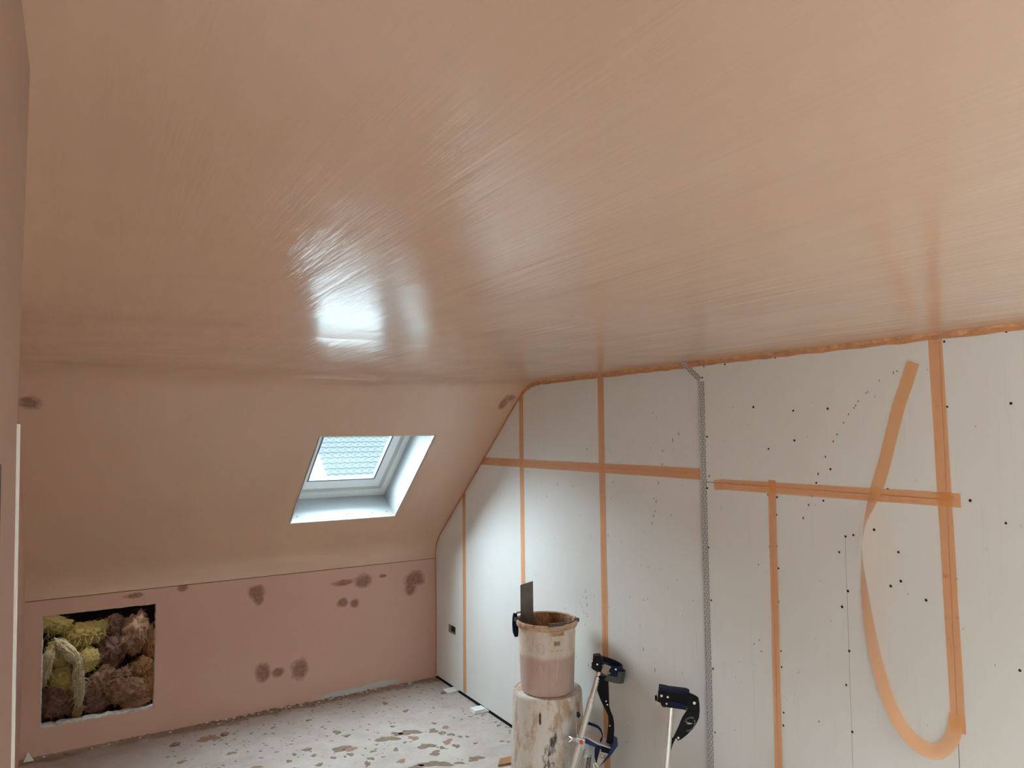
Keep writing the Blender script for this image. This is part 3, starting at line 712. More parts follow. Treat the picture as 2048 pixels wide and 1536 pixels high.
# metal bead down the edge of the thicker boards
ab = empty('angle_bead', (-LY, BD, 0)); tag(ab, 'long perforated metal bead standing upright on the gable wall', 'angle bead')
inv = -ab.location
q = bead('perforated_wing', (-LY-0.0004, BD, FZ), (-LY-0.0004, BD-0.002, ch1[1]), (0, -1, 0), 0.030, (-1, 0, 0), ab); q.matrix_parent_inverse = Matrix.Translation(inv)
q = MB().tube([(-LY-0.0008, BD+0.001, FZ), (-LY-0.0008, BD-0.001, ch1[1])], 0.0026, 8).build('bead_nose', M['galv'], ab, True); q.matrix_parent_inverse = Matrix.Translation(inv)
ab2 = empty('angle_bead', (-LY, ch1[0], ch1[1])); tag(ab2, 'short slanting perforated metal bead between the long bead and the ceiling', 'angle bead')
inv2 = -ab2.location
a = Vector((-LY-0.0006, ch1[0]+0.002, ch1[1])); b = Vector((-LY-0.0006, ch0[0]+0.006, H-0.002)); wdv = Vector((0, -(b-a).z, (b-a).y)); 
if wdv.z < 0: wdv = -wdv
q = bead('perforated_wing', a, b, wdv, 0.024, (-1, 0, 0), ab2); q.matrix_parent_inverse = Matrix.Translation(inv2)
q = MB().tube([a, b], 0.0026, 8).build('bead_nose', M['galv'], ab2, True); q.matrix_parent_inverse = Matrix.Translation(inv2)

# recessed socket box
sb = empty('socket_box', (0.0, -0.293, 0.428)); tag(sb, 'empty galvanised socket back box sunk in the plasterboard near the corner', 'socket box')
m = MB()
bw, bh, bd = 0.057, 0.029, 0.035
m.box((bd, 0, 0), (0.0015, 2*bw, 2*bh)).box((bd/2, -bw, 0), (bd, 0.0015, 2*bh)).box((bd/2, bw, 0), (bd, 0.0015, 2*bh)).box((bd/2, 0, -bh), (bd, 2*bw, 0.0015)).box((bd/2, 0, bh), (bd, 2*bw, 0.0015))
m.build('box_shell', simple('dull_box_steel', (0.46, 0.47, 0.46, 1), 0.5, 0.25, 0.2, 80), sb)
each('fixing_lug', M['chrome'], sb, [MB().box((0.006, q, 0), (0.002, 0.010, 0.014)) for q in (-bw+0.005, bw-0.005)], False)
each('cable_end', M['grey_plastic'], sb, [MB().tube([(0.034, 0.01, 0.006), (0.02, 0.012, -0.004), (0.016, -0.01, -0.012), (0.03, -0.03, -0.006)], 0.004, 8), MB().tube([(0.034, 0.03, 0.0), (0.015, 0.02, 0.008), (0.012, -0.005, 0.01), (0.034, -0.02, 0.012)], 0.0035, 8)])

# ------------------------------------------------------------------ bin, bucket, trowel
BX, BY = -0.236, -1.925
bn = empty('upturned_bin', (BX, BY, 0)); tag(bn, 'upturned white plastic bin crusted with old plaster, under the bucket', 'bin')
prof_b = [(0.213, 0.0), (0.217, 0.010), (0.214, 0.028), (0.203, 0.032)] + [(0.203 - 0.0173*(z/0.505), z) for z in (0.06, 0.12, 0.2, 0.28, 0.36, 0.44, 0.49)] + [(0.1855, 0.505), (0.184, 0.516), (0.180, 0.5205), (0.1765, 0.518), (0.1755, 0.512)]
m = MB(); m.lathe(prof_b, 72); o = m.build('shell', M['bin'], bn, True)
MB().lathe([(0.1756, 0.5135), (0.10, 0.5145), (0.0005, 0.5145)], 64).build('base_panel', M['bin'], bn, True)

bk = empty('mixing_bucket', (BX, BY, 0.5150)); tag(bk, 'translucent white mixing bucket with pinkish dregs standing on the upturned bin', 'bucket')
bh_ = 0.374
outer = [(0.0005, 0.0), (0.130, 0.0), (0.139, 0.005), (0.1425, 0.016)] + [(0.1425 + 0.0135*(z/0.36), z) for z in (0.05, 0.1, 0.15, 0.2, 0.25, 0.3, 0.345)]
MB().lathe(outer, 72).build('shell', M['bucket'], bk, True)
rimp = [(0.1556, 0.340), (0.1640, 0.344), (0.1665, 0.350), (0.1665, 0.366), (0.1640, 0.373), (0.1595, 0.3745), (0.1560, 0.372), (0.1545, 0.366)]
MB().lathe(rimp, 72).build('rim', M['rim'], bk, True)
MB().lathe([(0.1545, 0.367), (0.1525, 0.33), (0.149, 0.26), (0.146, 0.20), (0.1455, 0.195)], 72).build('inner_wall', M['inside'], bk, True)
MB().lathe([(0.1457, 0.197), (0.08, 0.199), (0.0005, 0.200)], 48).build('plaster_dregs', M['slurry'], bk, True)
# seam, label and print face the camera (front of the bucket)
fa = math.atan2(-5.253-BY, -2.455-BX)
def on_bucket(da, z, out=0.0006):
    r = 0.1425 + 0.0135*(z/0.36) + out; a = fa + da
    return Vector((r*math.cos(a), r*math.sin(a), z))
m = MB()
for da in (0.06,): m.tube([on_bucket(da, z) for z in (0.03, 0.12, 0.24, 0.34)], 0.0013, 6)
m.build('mould_seam', M['bucket'], bk, True)
def patch(da0, da1, z0, z1, mat, name, out=0.001):
    v = []; f = []; n_ = 8
    for i in range(n_+1):
        a = da0 + (da1-da0)*i/n_; v += [on_bucket(a, z0, out), on_bucket(a, z1, out)]
    for i in range(n_): f.append((2*i, 2*i+1, 2*i+3, 2*i+2))
    return link(name, mesh(name, v, f), mat, bk)
patch(0.07, 0.62, 0.318, 0.338, M['rim'], 'tape_band')
patch(0.24, 0.45, 0.268, 0.292, simple('faded_label', (0.44, 0.34, 0.29, 1), 0.6, var=0.35, nscale=90), 'faded_label')
tm = MB(); random.seed(9)
for i in range(9):
    a = 0.10 + i*0.055
    for z0 in ((0.238,) if i not in (3, 6) else ()):
        p = on_bucket(a, z0, 0.0012); q = on_bucket(a + random.uniform(-0.01, 0.02), z0 + random.uniform(0.006, 0.012), 0.0012)
        tm.tube([p, q], 0.0010, 5)
for i in range(5):
    a = 0.26 + i*0.04; tm.tube([on_bucket(a, 0.274, 0.0018), on_bucket(a+0.008, 0.286, 0.0018)], 0.0009, 5)
for i in range(10):
    t_ = 2*math.pi*i/10; tm.tube([on_bucket(-0.22+0.12*math.cos(t_), 0.255+0.026*math.sin(t_), 0.0012), on_bucket(-0.22+0.12*math.cos(t_+0.3), 0.255+0.026*math.sin(t_+0.3), 0.0012)], 0.0009, 5)
tm.build('worn_print', simple('worn_print', (0.26, 0.19, 0.15, 1), 0.6), bk)['kind'] = 'stuff'
# wire handle lying on the rim, with its grip at the front
hp_ = []
for i in range(41):
    a = fa - math.pi/2 - 0.15 + (math.pi+0.3)*i/40
    hp_.append(Vector((0.158*math.cos(a), 0.158*math.sin(a), 0.3775 - 0.004*math.sin(math.pi*i/40))))
MB().tube(hp_, 0.0022, 8).build('wire_handle', M['dark_timber'], bk, True)
gp = [Vector((0.1595*math.cos(fa+d), 0.1595*math.sin(fa+d), 0.3790)) for d in [0.05 + 0.045*i for i in range(13)]]
MB().band(gp, (0, 0, 1), 0.017, 0.016).build('handle_grip', M['grey_plastic'], bk, bevel=0.003)
each('handle_lug', M['grey_plastic'], bk, [MB().box((0.164*math.cos(fa+q), 0.164*math.sin(fa+q), 0.372), (0.02, 0.02, 0.02)) for q in (1.45, -1.45)], False, 0.003)

# trowel: blade inside the rim, handle hooked outside it
vr = Vector((math.cos(math.radians(-33.7)), math.sin(math.radians(-33.7)), 0)); vd = Vector((math.sin(math.radians(33.7)), math.cos(math.radians(33.7)), 0))
tw = empty('plastering_trowel', (BX, BY, 0.5150)); tag(tw, 'dark steel plastering trowel standing on end in the bucket', 'trowel')
A_ = vr*-0.1395 + vd*-0.042; B_ = vr*-0.074 + vd*0.064; wv = (B_-A_); nv = Vector((-wv.y, wv.x, 0)).normalized()
lean = nv*0.03
zb, zt = 0.235, 0.560
m = MB()
P = [A_ + Vector((0, 0, zb)), B_ + Vector((0, 0, zb)), B_ + Vector((0, 0, zt)), A_ + Vector((0, 0, zt))]
m.add([p - nv*0.001 for p in P] + [p + nv*0.001 for p in P], [(0, 1, 2, 3), (7, 6, 5, 4), (0, 4, 5, 1), (1, 5, 6, 2), (2, 6, 7, 3), (3, 7, 4, 0)])
m.build('blade', M['steel'], tw)
outn = nv if nv.dot(vr) < 0 else -nv
mid = (A_+B_)/2
hc = vr*-0.172 + vd*0.005
MB().tube([mid + outn*0.002 + Vector((0, 0, 0.395)), mid + outn*0.03 + Vector((0, 0, 0.402)), hc*0.97 + Vector((0, 0, 0.402)), hc + Vector((0, 0, 0.395)), hc + Vector((0, 0, 0.37))], [0.006, 0.006, 0.006, 0.006, 0.008], 10).build('shank', M['galv'], tw, True)
MB().tube([hc + Vector((0, 0, 0.400)), hc + Vector((0, 0, 0.375)), hc + Vector((0, 0, 0.34)), hc + vr*0.002 + Vector((0, 0, 0.30)), hc + vr*0.006 + Vector((0, 0, 0.275))], [0.010, 0.015, 0.0165, 0.016, 0.010], 14).build('handle', M['navy'], tw, True)

# ------------------------------------------------------------------ stilts
def local_poly(pts, t, name, mat, parent, bevel=0.0):
    """outline given as (x, y, z) points, thickened along local depth"""
    n_ = len(pts); v = [Vector(p) for p in pts]; v += [p + Vector((0, t, 0)) for p in v]
    tr_ = geometry.tessellate_polygon([[Vector((p[0], p[2], 0)) for p in pts]])
    f = [tuple(q) for q in tr_] + [tuple(i+n_ for i in reversed(q)) for q in tr_] + [(i, (i+1) % n_, n_+(i+1) % n_, n_+i) for i in range(n_)]
    m = MB(); m.add(v, f); return m.build(name, mat, parent, bevel=bevel)
def cross(c_, r, d=0.004):
    return MB().tube([Vector(c_), Vector(c_) + Vector((0, -d, 0))], r, 12)
def cuff_path(c_, a, b, t0, t1, tilt, n_=22):
    out = []
    for i in range(n_+1):
        t = math.radians(t0 + (t1-t0)*i/n_); out.append(Vector(c_) + Vector((a*math.cos(t), b*math.sin(t), -tilt*math.cos(t))))
    return out

# --- first stilt, beside the bin
y1 = math.radians(37.7)
s1r = empty('plastering_stilt', (-2.455+3.78*math.sin(y1), -5.253+3.78*math.cos(y1), 0), -y1)
tag(s1r, 'aluminium plasterers stilt leaning beside the bin, navy cuff and buckle on top', 'stilt', 'pair of plastering stilts')
tp, bt = Vector((0.0012, 0, 0.6899)), Vector((-0.1972, -0.1, 0.0871))
bt.z = 0.045
ax = (bt-tp)
P_ = lambda k: tp + ax*k
MB().tube([P_(0), P_(0.20), P_(0.205)], [0.0125, 0.0130, 0.0155], 16).tube([P_(0.205), P_(0.97)], 0.0158, 16).build('leg_tube', M['worn_alu'], s1r, True)
m = MB()
for i in range(6): m.tube([P_(0.055+0.022*i), P_(0.065+0.022*i)], 0.0146, 16)
m.build('height_collar', M['alu'], s1r, True)
MB().tube([P_(0.70), P_(1.0)], 0.0185, 16).build('lower_sleeve', M['worn_alu'], s1r, True)
cc = (0.0445, 0.03, 0.6915)
upt = (-ax.normalized() + Vector((0.35, 0, 0))).normalized()
MB().band(cuff_path((cc[0]+0.010, cc[1]+0.004, cc[2]-0.024), 0.072, 0.050, -150, 150, 0.018), (0.18, 0, 1), 0.058, 0.005).build('cuff_shell', M['grey_plastic'], s1r, True)
MB().band(cuff_path((cc[0]-0.004, cc[1], cc[2]+0.010), 0.070, 0.057, -165, 160, 0.020), (0.18, 0, 1), 0.050, 0.009).build('cuff_pad', M['navy'], s1r, True)
local_poly([(-0.0303, -0.035, 0.7667), (0.0048, -0.035, 0.77), (0.0194, -0.035, 0.7458), (0.0113, -0.035, 0.7112), (-0.0091, -0.035, 0.6885), (-0.0363, -0.035, 0.7049), (-0.0385, -0.035, 0.7246), (-0.0307, -0.035, 0.742)], 0.05, 'cuff_bracket', M['black_plastic'], s1r, 0.003)
each('rivet', M['chrome'], s1r, [MB().tube([Vector(a), Vector(b)], 0.0045, 10) for a, b in (((-0.0396, -0.02, 0.7396), (-0.0308, -0.02, 0.7374)), ((-0.0439, -0.02, 0.7073), (-0.0313, -0.02, 0.7102)), ((-0.0097, -0.034, 0.7275), (-0.0097, -0.041, 0.7297)), ((0.0823, -0.03, 0.7042), (0.0821, -0.038, 0.7068)))])
rb_ = Matrix.Rotation(math.radians(22), 3, 'Y')
c0 = Vector((0.0275, -0.033, 0.7085))
m = MB().box(c0 + Vector((-0.022, 0.004, 0.016)), (0.034, 0.006, 0.010), rb_).box(c0 + Vector((-0.030, 0.004, -0.004)), (0.007, 0.006, 0.040), rb_).box(c0 + Vector((0.004, -0.002, -0.004)), (0.036, 0.007, 0.046), rb_).box(c0 + Vector((0.025, -0.002, 0.008)), (0.012, 0.007, 0.010), rb_).box(c0 + Vector((0.021, -0.002, -0.022)), (0.012, 0.007, 0.010), rb_)
m.build('buckle', M['buckle'], s1r, bevel=0.0015)
sl = [(1206,1352,24,-.015), (1204,1366,24,-.012), (1206,1382,22,-.008), (1209,1398,17,-.004), (1212.5,1412,11,0), (1217,1423,9,0.004), (1221,1432,9,0.006), (1222.5,1445,11,0.006), (1222,1460,12.5,0.004), (1220,1478,13,0.0), (1217.5,1494,13.5,-.004)]
S1L = [(0.0182, -0.015, 0.6655), (0.0127, -0.012, 0.6299), (0.017, -0.008, 0.5892), (0.0239, -0.004, 0.5486), (0.0322, 0, 0.5129), (0.043, 0.004, 0.4847), (0.0527, 0.006, 0.4622), (0.0559, 0.006, 0.4303), (0.054, 0.004, 0.3942), (0.0482, 0, 0.3515), (0.0412, -0.004, 0.3138)]
MB().band(S1L, (1, 0, 0), [q[2]*0.00262 for q in sl], 0.004).build('leg_strap', M['black_plastic'], s1r, True)
each('strap_rivet', M['chrome'], s1r, [MB().tube([Vector(q), Vector(q) + Vector((0, -0.004, 0))], 0.0040, 10) for q in ((0.0313, -0.006, 0.5397), (0.0373, -0.004, 0.5219), (0.0481, 0.002, 0.4169))])
fp = [(-0.0935, -0.045, 0.3888), (-0.0762, -0.045, 0.3749), (-0.0146, -0.045, 0.3458), (0.0542, -0.045, 0.3244), (0.0515, -0.045, 0.3098), (0.0096, -0.045, 0.3153), (-0.0397, -0.045, 0.3303), (-0.0817, -0.045, 0.3456), (-0.0964, -0.045, 0.3595)]
local_poly(fp, 0.085, 'foot_plate', M['navy_metal'], s1r, 0.002)
local_poly([(-0.0786, -0.046, 0.3801), (-0.0121, -0.046, 0.3487), (0.0542, -0.046, 0.3272), (0.0542, -0.046, 0.3224), (-0.0147, -0.046, 0.3414), (-0.0812, -0.046, 0.3751)], 0.088, 'plate_edge', M['alu'], s1r)
local_poly([(0.0644, -0.055, 0.3579), (0.0863, -0.055, 0.3443), (0.051, -0.055, 0.2948), (-0.0066, -0.055, 0.2371), (0.001, -0.055, 0.247), (0.0363, -0.055, 0.2966)], 0.09, 'heel_cup', M['navy_metal'], s1r, 0.002)
local_poly([(0.0049, -0.05, 0.3317), (0.0516, -0.05, 0.3191), (0.0414, -0.05, 0.2995), (0.002, -0.05, 0.3075)], 0.07, 'heel_bracket', M['black_plastic'], s1r, 0.001)
local_poly([(-0.0029, -0.048, 0.3088), (0.0389, -0.048, 0.2985), (-0.009, -0.048, 0.2339), (-0.0288, -0.048, 0.233)], 0.004, 'side_plate', M['sticker'], s1r)
# the CE mark on the side plate
m = MB()
def arc(c_, r, a0, a1, w=0.0011):
    m.tube([Vector(c_) + Vector((r*math.cos(math.radians(a0+(a1-a0)*i/12)), 0, r*1.15*math.sin(math.radians(a0+(a1-a0)*i/12)))) for i in range(13)], w, 6)
arc((0.0062, -0.0492, 0.288), 0.0085, 60, 300); arc((0.0226, -0.0492, 0.2839), 0.0085, 60, 300)
e0 = Vector((0.0226, -0.0492, 0.2839)); m.tube([e0 + Vector((-0.008, 0, 0)), e0 + Vector((0.003, 0, 0))], 0.0011, 6)
m.build('ce_mark', M['ink'], s1r, True)
local_poly([(-0.0247, -0.052, 0.3362), (-0.0001, -0.052, 0.33), (-0.0054, -0.052, 0.308), (-0.0132, -0.052, 0.2836), (-0.0211, -0.052, 0.2496), (-0.0305, -0.052, 0.2805), (-0.03, -0.052, 0.3119)], 0.006, 'toe_strap', M['navy'], s1r, 0.001)
MB().band([(-0.0777, -0.04, 0.4458), (-0.0553, -0.045, 0.4413), (-0.0305, -0.05, 0.4356), (-0.0108, -0.05, 0.4279), (0.0038, -0.048, 0.4107), (0.0108, -0.046, 0.3883), (0.0081, -0.044, 0.3705), (-0.0008, -0.042, 0.356)], (0, 0.55, 0.85), 0.014, 0.003).build('foot_strap', M['navy'], s1r, True)
local_poly([(-0.1174, -0.03, 0.4845), (-0.1073, -0.03, 0.4898), (-0.0975, -0.03, 0.473), (-0.1078, -0.03, 0.458), (-0.1177, -0.03, 0.4674)], 0.012, 'strap_end', M['navy'], s1r, 0.001)
each('wire_bail', M['chrome'], s1r, [MB().tube([Vector((-0.1054, -0.02, 0.4616)), Vector((-0.1184, -0.02, 0.4317)), Vector((-0.1213, -0.03, 0.3914)), Vector((-0.1139, -0.03, 0.3771))], 0.0018, 6), MB().tube([Vector((-0.0784, -0.02, 0.4233)), Vector((-0.0661, -0.03, 0.3984)), Vector((-0.084, -0.03, 0.3733))], 0.0018, 6)])
kq = Vector((-0.0979, -0.085, 0.3699))
MB().box(kq + Vector((0, 0.022, 0.0)), (0.044, 0.046, 0.020), Matrix.Rotation(math.radians(12), 3, 'Y')).build('clamp', M['alu'], s1r, bevel=0.002)
MB().tube([kq + Vector((0.004, -0.003, 0)), kq + Vector((0.004, -0.016, 0))], 0.0095, 10).build('knob', M['orange'], s1r, True)
m = MB().tube([kq + Vector((-0.020, 0.01, 0.002)), kq + Vector((-0.042, 0.01, 0.004))], [0.010, 0.009], 8)
for dz in (0.018, -0.010): m.tube([kq + Vector((-0.036, 0.01, 0.004)), kq + Vector((-0.056, 0.008, dz))], [0.004, 0.003], 8)
m.build('wing_nut', M['chrome'], s1r, True)
each('strut', M['alu'], s1r, [MB().tube([a, b], 0.0030, 8) for (a, b) in (((-0.0792, -0.05, 0.338), (-0.1381, -0.08, 0.1517)), ((-0.0674, -0.02, 0.3235), (-0.1293, -0.05, 0.138)), ((-0.089, -0.06, 0.337), (-0.1451, -0.09, 0.1561)))])
local_poly([(-0.1012, -0.055, 0.3538), (-0.0791, -0.055, 0.3426), (-0.0819, -0.055, 0.3159), (-0.0943, -0.055, 0.3202)], 0.01, 'hinge_plate', M['alu'], s1r)
local_poly([(-0.0796, -0.06, 0.3012), (-0.0551, -0.06, 0.2878), (-0.0824, -0.06, 0.277)], 0.003, 'hinge_plate', M['chrome'], s1r)
m = MB(); hx = []; sa, sb2 = Vector((-0.0565, -0.045, 0.2836)), Vector((-0.0771, -0.06, 0.1379))
for i in range(181):
    t = i/180; a = t*2*math.pi*16; q = sa + (sb2-sa)*t; hx.append(q + Vector((0.010*math.cos(a), 0.010*math.sin(a), 0)))
m.tube(hx, 0.0020, 6); m.build('spring', M['spring'], s1r, True)
MB().tube([Vector((-0.0526, -0.045, 0.2983)), sb2], 0.0035, 8).build('spring_rod', M['alu'], s1r, True)
each('link_bolt', M['chrome'], s1r, [MB().tube([Vector((-0.0309, -0.05, 0.2579)), Vector((-0.014, -0.05, 0.2346))], 0.006, 8), MB().tube([Vector((-0.0384, -0.05, 0.2504)), Vector((-0.0291, -0.06, 0.212))], 0.004, 8)])
fl = (-0.1289, -0.09, 0.0902)
local_poly([(bt.x-0.03, bt.y-0.045, 0.03), (bt.x+0.26, bt.y-0.045, 0.03), (bt.x+0.27, bt.y-0.045, 0.045), (bt.x-0.03, bt.y-0.045, 0.05)], 0.09, 'floor_plate', M['alu'], s1r, 0.002)
local_poly([(bt.x-0.035, bt.y-0.05, 0.0), (bt.x+0.275, bt.y-0.05, 0.0), (bt.x+0.275, bt.y-0.05, 0.03), (bt.x-0.035, bt.y-0.05, 0.03)], 0.10, 'rubber_sole', M['black_plastic'], s1r, 0.003)

# --- second stilt, nearer the bead
y2 = math.radians(43.2)
s2r = empty('plastering_stilt', (-2.455+3.32*math.sin(y2), -5.253+3.32*math.cos(y2), 0), -y2)
tag(s2r, 'aluminium plasterers stilt leaning by the metal bead, black band curving from its cuff', 'stilt', 'pair of plastering stilts')
tp, bt = Vector((-0.0085, -0.01, 0.7087)), Vector((-0.0801, -0.14, 0.179))
bt.z = 0.045
ax = bt-tp
MB().tube([P_(0), P_(0.06)], [0.0138, 0.0138], 16).tube([P_(0.06), P_(0.97)], [0.0145, 0.0158], 16).build('leg_tube', M['alu'], s2r, True)
m = MB()
side = Vector((1, 0, 0))
for col_x in (-0.35, 0.45):
    for i in range(16):
        k_ = 0.075 + 0.0072*i
        c_ = P_(k_) + Vector((0.0138*col_x, -0.0148*math.sqrt(1-col_x*col_x*0.9), 0))
        m.box(c_, (0.006 if i % 3 else 0.008, 0.0010, 0.0016))
m.build('scale_print', M['greyink'], s2r)['kind'] = 'stuff'
body = [(-0.0581, -0.03, 0.7783), (-0.0326, -0.03, 0.7757), (0.0012, -0.03, 0.7673), (0.0603, -0.03, 0.7648), (0.0636, -0.03, 0.7292), (0.0565, -0.03, 0.6951), (0.025, -0.03, 0.6971), (-0.0342, -0.03, 0.7014), (-0.0511, -0.03, 0.7087), (-0.0531, -0.03, 0.7171), (-0.0679, -0.03, 0.7224)]
local_poly(body, 0.060, 'cuff_shell', M['black_plastic'], s2r, 0.004)
top = [(-0.0601, -0.036, 0.7845), (-0.0282, -0.036, 0.7812), (0.0562, -0.036, 0.7761), (0.0728, -0.036, 0.7698), (0.0559, -0.036, 0.7624), (-0.001, -0.036, 0.766), (-0.0327, -0.036, 0.7703), (-0.0561, -0.036, 0.7699)]
local_poly(top, 0.045, 'cuff_pad', M['navy'], s2r, 0.003)
low = [(-0.0251, -0.04, 0.731), (-0.0018, -0.04, 0.7315), (0.0589, -0.04, 0.7178), (0.0563, -0.04, 0.6967), (0.0124, -0.04, 0.7041), (-0.0128, -0.04, 0.7108)]
local_poly(low, 0.05, 'cuff_pad', M['navy'], s2r, 0.004)
arcp = [(0.0605, -0.024, 0.768), (0.0816, -0.018, 0.7599), (0.0984, -0.01, 0.7498), (0.1091, 0, 0.7385), (0.1127, 0, 0.7134), (0.113, 0, 0.6838), (0.109, -0.002, 0.6547), (0.0978, -0.006, 0.6322), (0.0824, -0.01, 0.6095), (0.0564, -0.016, 0.5846), (0.0348, -0.02, 0.5678), (0.0198, -0.024, 0.5609), (0.0029, -0.028, 0.5601), (-0.0054, -0.03, 0.5687), (0.0057, -0.027, 0.5893), (0.0212, -0.023, 0.6205), (0.0302, -0.02, 0.6411), (0.0391, -0.018, 0.6599), (0.0523, -0.016, 0.6791), (0.0588, -0.02, 0.6916)]
local_poly(arcp, 0.006, 'leg_band', M['black_plastic'], s2r, 0.0012)
rv = []
for q, r in (((0.0903, -0.014, 0.7222), 0.0065), ((0.0191, -0.027, 0.5757), 0.0050), ((0.0094, -0.029, 0.5673), 0.0050), ((-0.0481, -0.032, 0.7499), 0.0058), ((-0.0215, -0.032, 0.7464), 0.0050), ((-0.0274, -0.042, 0.721), 0.0042)): rv.append(MB().tube([Vector(q), Vector(q) + Vector((0, -0.005, 0))], r, 12))
each('rivet', M['chrome'], s2r, rv)
# ring of worn lettering with a wing inside it, printed on the band
m = MB(); ec = Vector((0.067, -0.0135, 0.6307))
u_ = Vector((math.cos(math.radians(58)), 0, math.sin(math.radians(58)))); w_ = Vector((-math.sin(math.radians(58)), 0, math.cos(math.radians(58))))
for i in range(24):
    if i in (11, 12, 23): continue
    a = 2*math.pi*i/24
    q0 = ec + u_*(0.028*math.cos(a)) + w_*(0.0175*math.sin(a)); q1 = ec + u_*(0.0345*math.cos(a)) + w_*(0.0235*math.sin(a))
    dy = lambda q: Vector((0, -0.016 + (ec.x-q.x)*0.0, 0))
    m.tube([q0 + Vector((0, -0.010, 0)) + Vector((0, 0.008, 0)), q1 + Vector((0, -0.002, 0))], 0.0009, 5)
m.tube([ec + Vector((-0.016, -0.003, 0.010)), ec + Vector((0.0, -0.003, 0.004)), ec + Vector((0.013, -0.003, 0.004))], [0.0008, 0.0022, 0.0008], 6)
m.tube([ec + Vector((-0.012, -0.003, 0.001)), ec + Vector((0.0, -0.003, 0.001)), ec + Vector((0.013, -0.003, 0.004))], [0.0008, 0.0014, 0.0008], 6)
m.build('ring_print', M['whiteink'], s2r)['kind'] = 'stuff'
MB().band([(-0.0032, -0.02, 0.5669), (-0.012, 0.01, 0.5456), (-0.0178, 0.012, 0.5252), (-0.0239, 0.008, 0.4945), (-0.0289, 0, 0.4615), (-0.0341, -0.01, 0.417), (-0.0398, -0.03, 0.3523)], (1, 0, 0.1), [0.020, 0.028, 0.024, 0.018, 0.018, 0.02, 0.02], 0.005).build('leg_strap', M['black_plastic'], s2r, True)
m = MB().tube([Vector((-0.0766, -0.01, 0.7297)), Vector((-0.0637, -0.01, 0.7305))], 0.011, 10)
m.build('knob', M['black_plastic'], s2r, True)
each('bolt', M['chrome'], s2r, [MB().tube([Vector((-0.0719, -0.012, 0.7478)), Vector((-0.0611, -0.012, 0.7485))], 0.005, 8), MB().tube([Vector((-0.0704, -0.012, 0.7159)), Vector((-0.0717, -0.012, 0.7051))], 0.0035, 8)])
MB().box(Vector((-0.0656, -0.012, 0.7375)), (0.003, 0.03, 0.045)).build('end_plate', M['chrome'], s2r)
local_poly([(-0.0514, -0.01, 0.7036), (-0.03, -0.01, 0.7008), (-0.0345, -0.01, 0.6899), (-0.0473, -0.01, 0.6933)], 0.03, 'cuff_bracket', M['grey_plastic'], s2r, 0.002)
zf = 0.33
local_poly([(tp.x-0.05, bt.y+0.02, zf), (tp.x+0.17, bt.y+0.02, zf-0.03), (tp.x+0.17, bt.y+0.02, zf-0.045), (tp.x-0.05, bt.y+0.02, zf-0.03)], 0.085, 'foot_plate', M['navy_metal'], s2r, 0.002)
local_poly([(bt.x-0.03, bt.y-0.045, 0.03), (bt.x+0.26, bt.y-0.045, 0.03), (bt.x+0.27, bt.y-0.045, 0.045), (bt.x-0.03, bt.y-0.045, 0.05)], 0.09, 'floor_plate', M['alu'], s2r, 0.002)
local_poly([(bt.x-0.035, bt.y-0.05, 0.0), (bt.x+0.275, bt.y-0.05, 0.0), (bt.x+0.275, bt.y-0.05, 0.03), (bt.x-0.035, bt.y-0.05, 0.03)], 0.10, 'rubber_sole', M['black_plastic'], s2r, 0.003)

# ------------------------------------------------------------------ loose insulation in the hatch
def fibre_mat(name, ca, cb, cc_):
    n = NB(name)
    v1 = n.noise(16, 7, 0.75, dist=1.5)
    c = n.mix(n.ramp(v1, 0.40, 0.60), ca, cb)
    c = n.mix(n.ramp(n.noise(46, 6, 0.8, n.map((1, 1, 0.6), loc=(3, 1, 8)), 2.0), 0.52, 0.75, 0, 0.7), c, cc_)
    n.set('Base Color', c); n.set('Roughness', 0.95); n.set('Specular IOR Level', 0.1)
    n.bump(n.noise(85, 6, 0.8, dist=2.0), 0.9, 0.012)
    return n.m
M['wool_yellow'] = fibre_mat('yellow_glass_wool', (0.58, 0.42, 0.12, 1), (0.72, 0.57, 0.24, 1), (0.34, 0.25, 0.10, 1))
M['wool_cream'] = fibre_mat('cream_glass_wool', (0.74, 0.60, 0.34, 1), (0.84, 0.73, 0.48, 1), (0.48, 0.36, 0.20, 1))
M['wool_brown'] = fibre_mat('brown_mineral_wool', (0.36, 0.19, 0.11, 1), (0.54, 0.34, 0.23, 1), (0.16, 0.075, 0.04, 1))
M['wool_plum'] = fibre_mat('plum_brown_mineral_wool', (0.25, 0.13, 0.095, 1), (0.38, 0.23, 0.18, 1), (0.11, 0.055, 0.04, 1))
M['wool_orange'] = fibre_mat('orange_brown_mineral_wool', (0.42, 0.22, 0.09, 1), (0.50, 0.31, 0.16, 1), (0.26, 0.12, 0.05, 1))
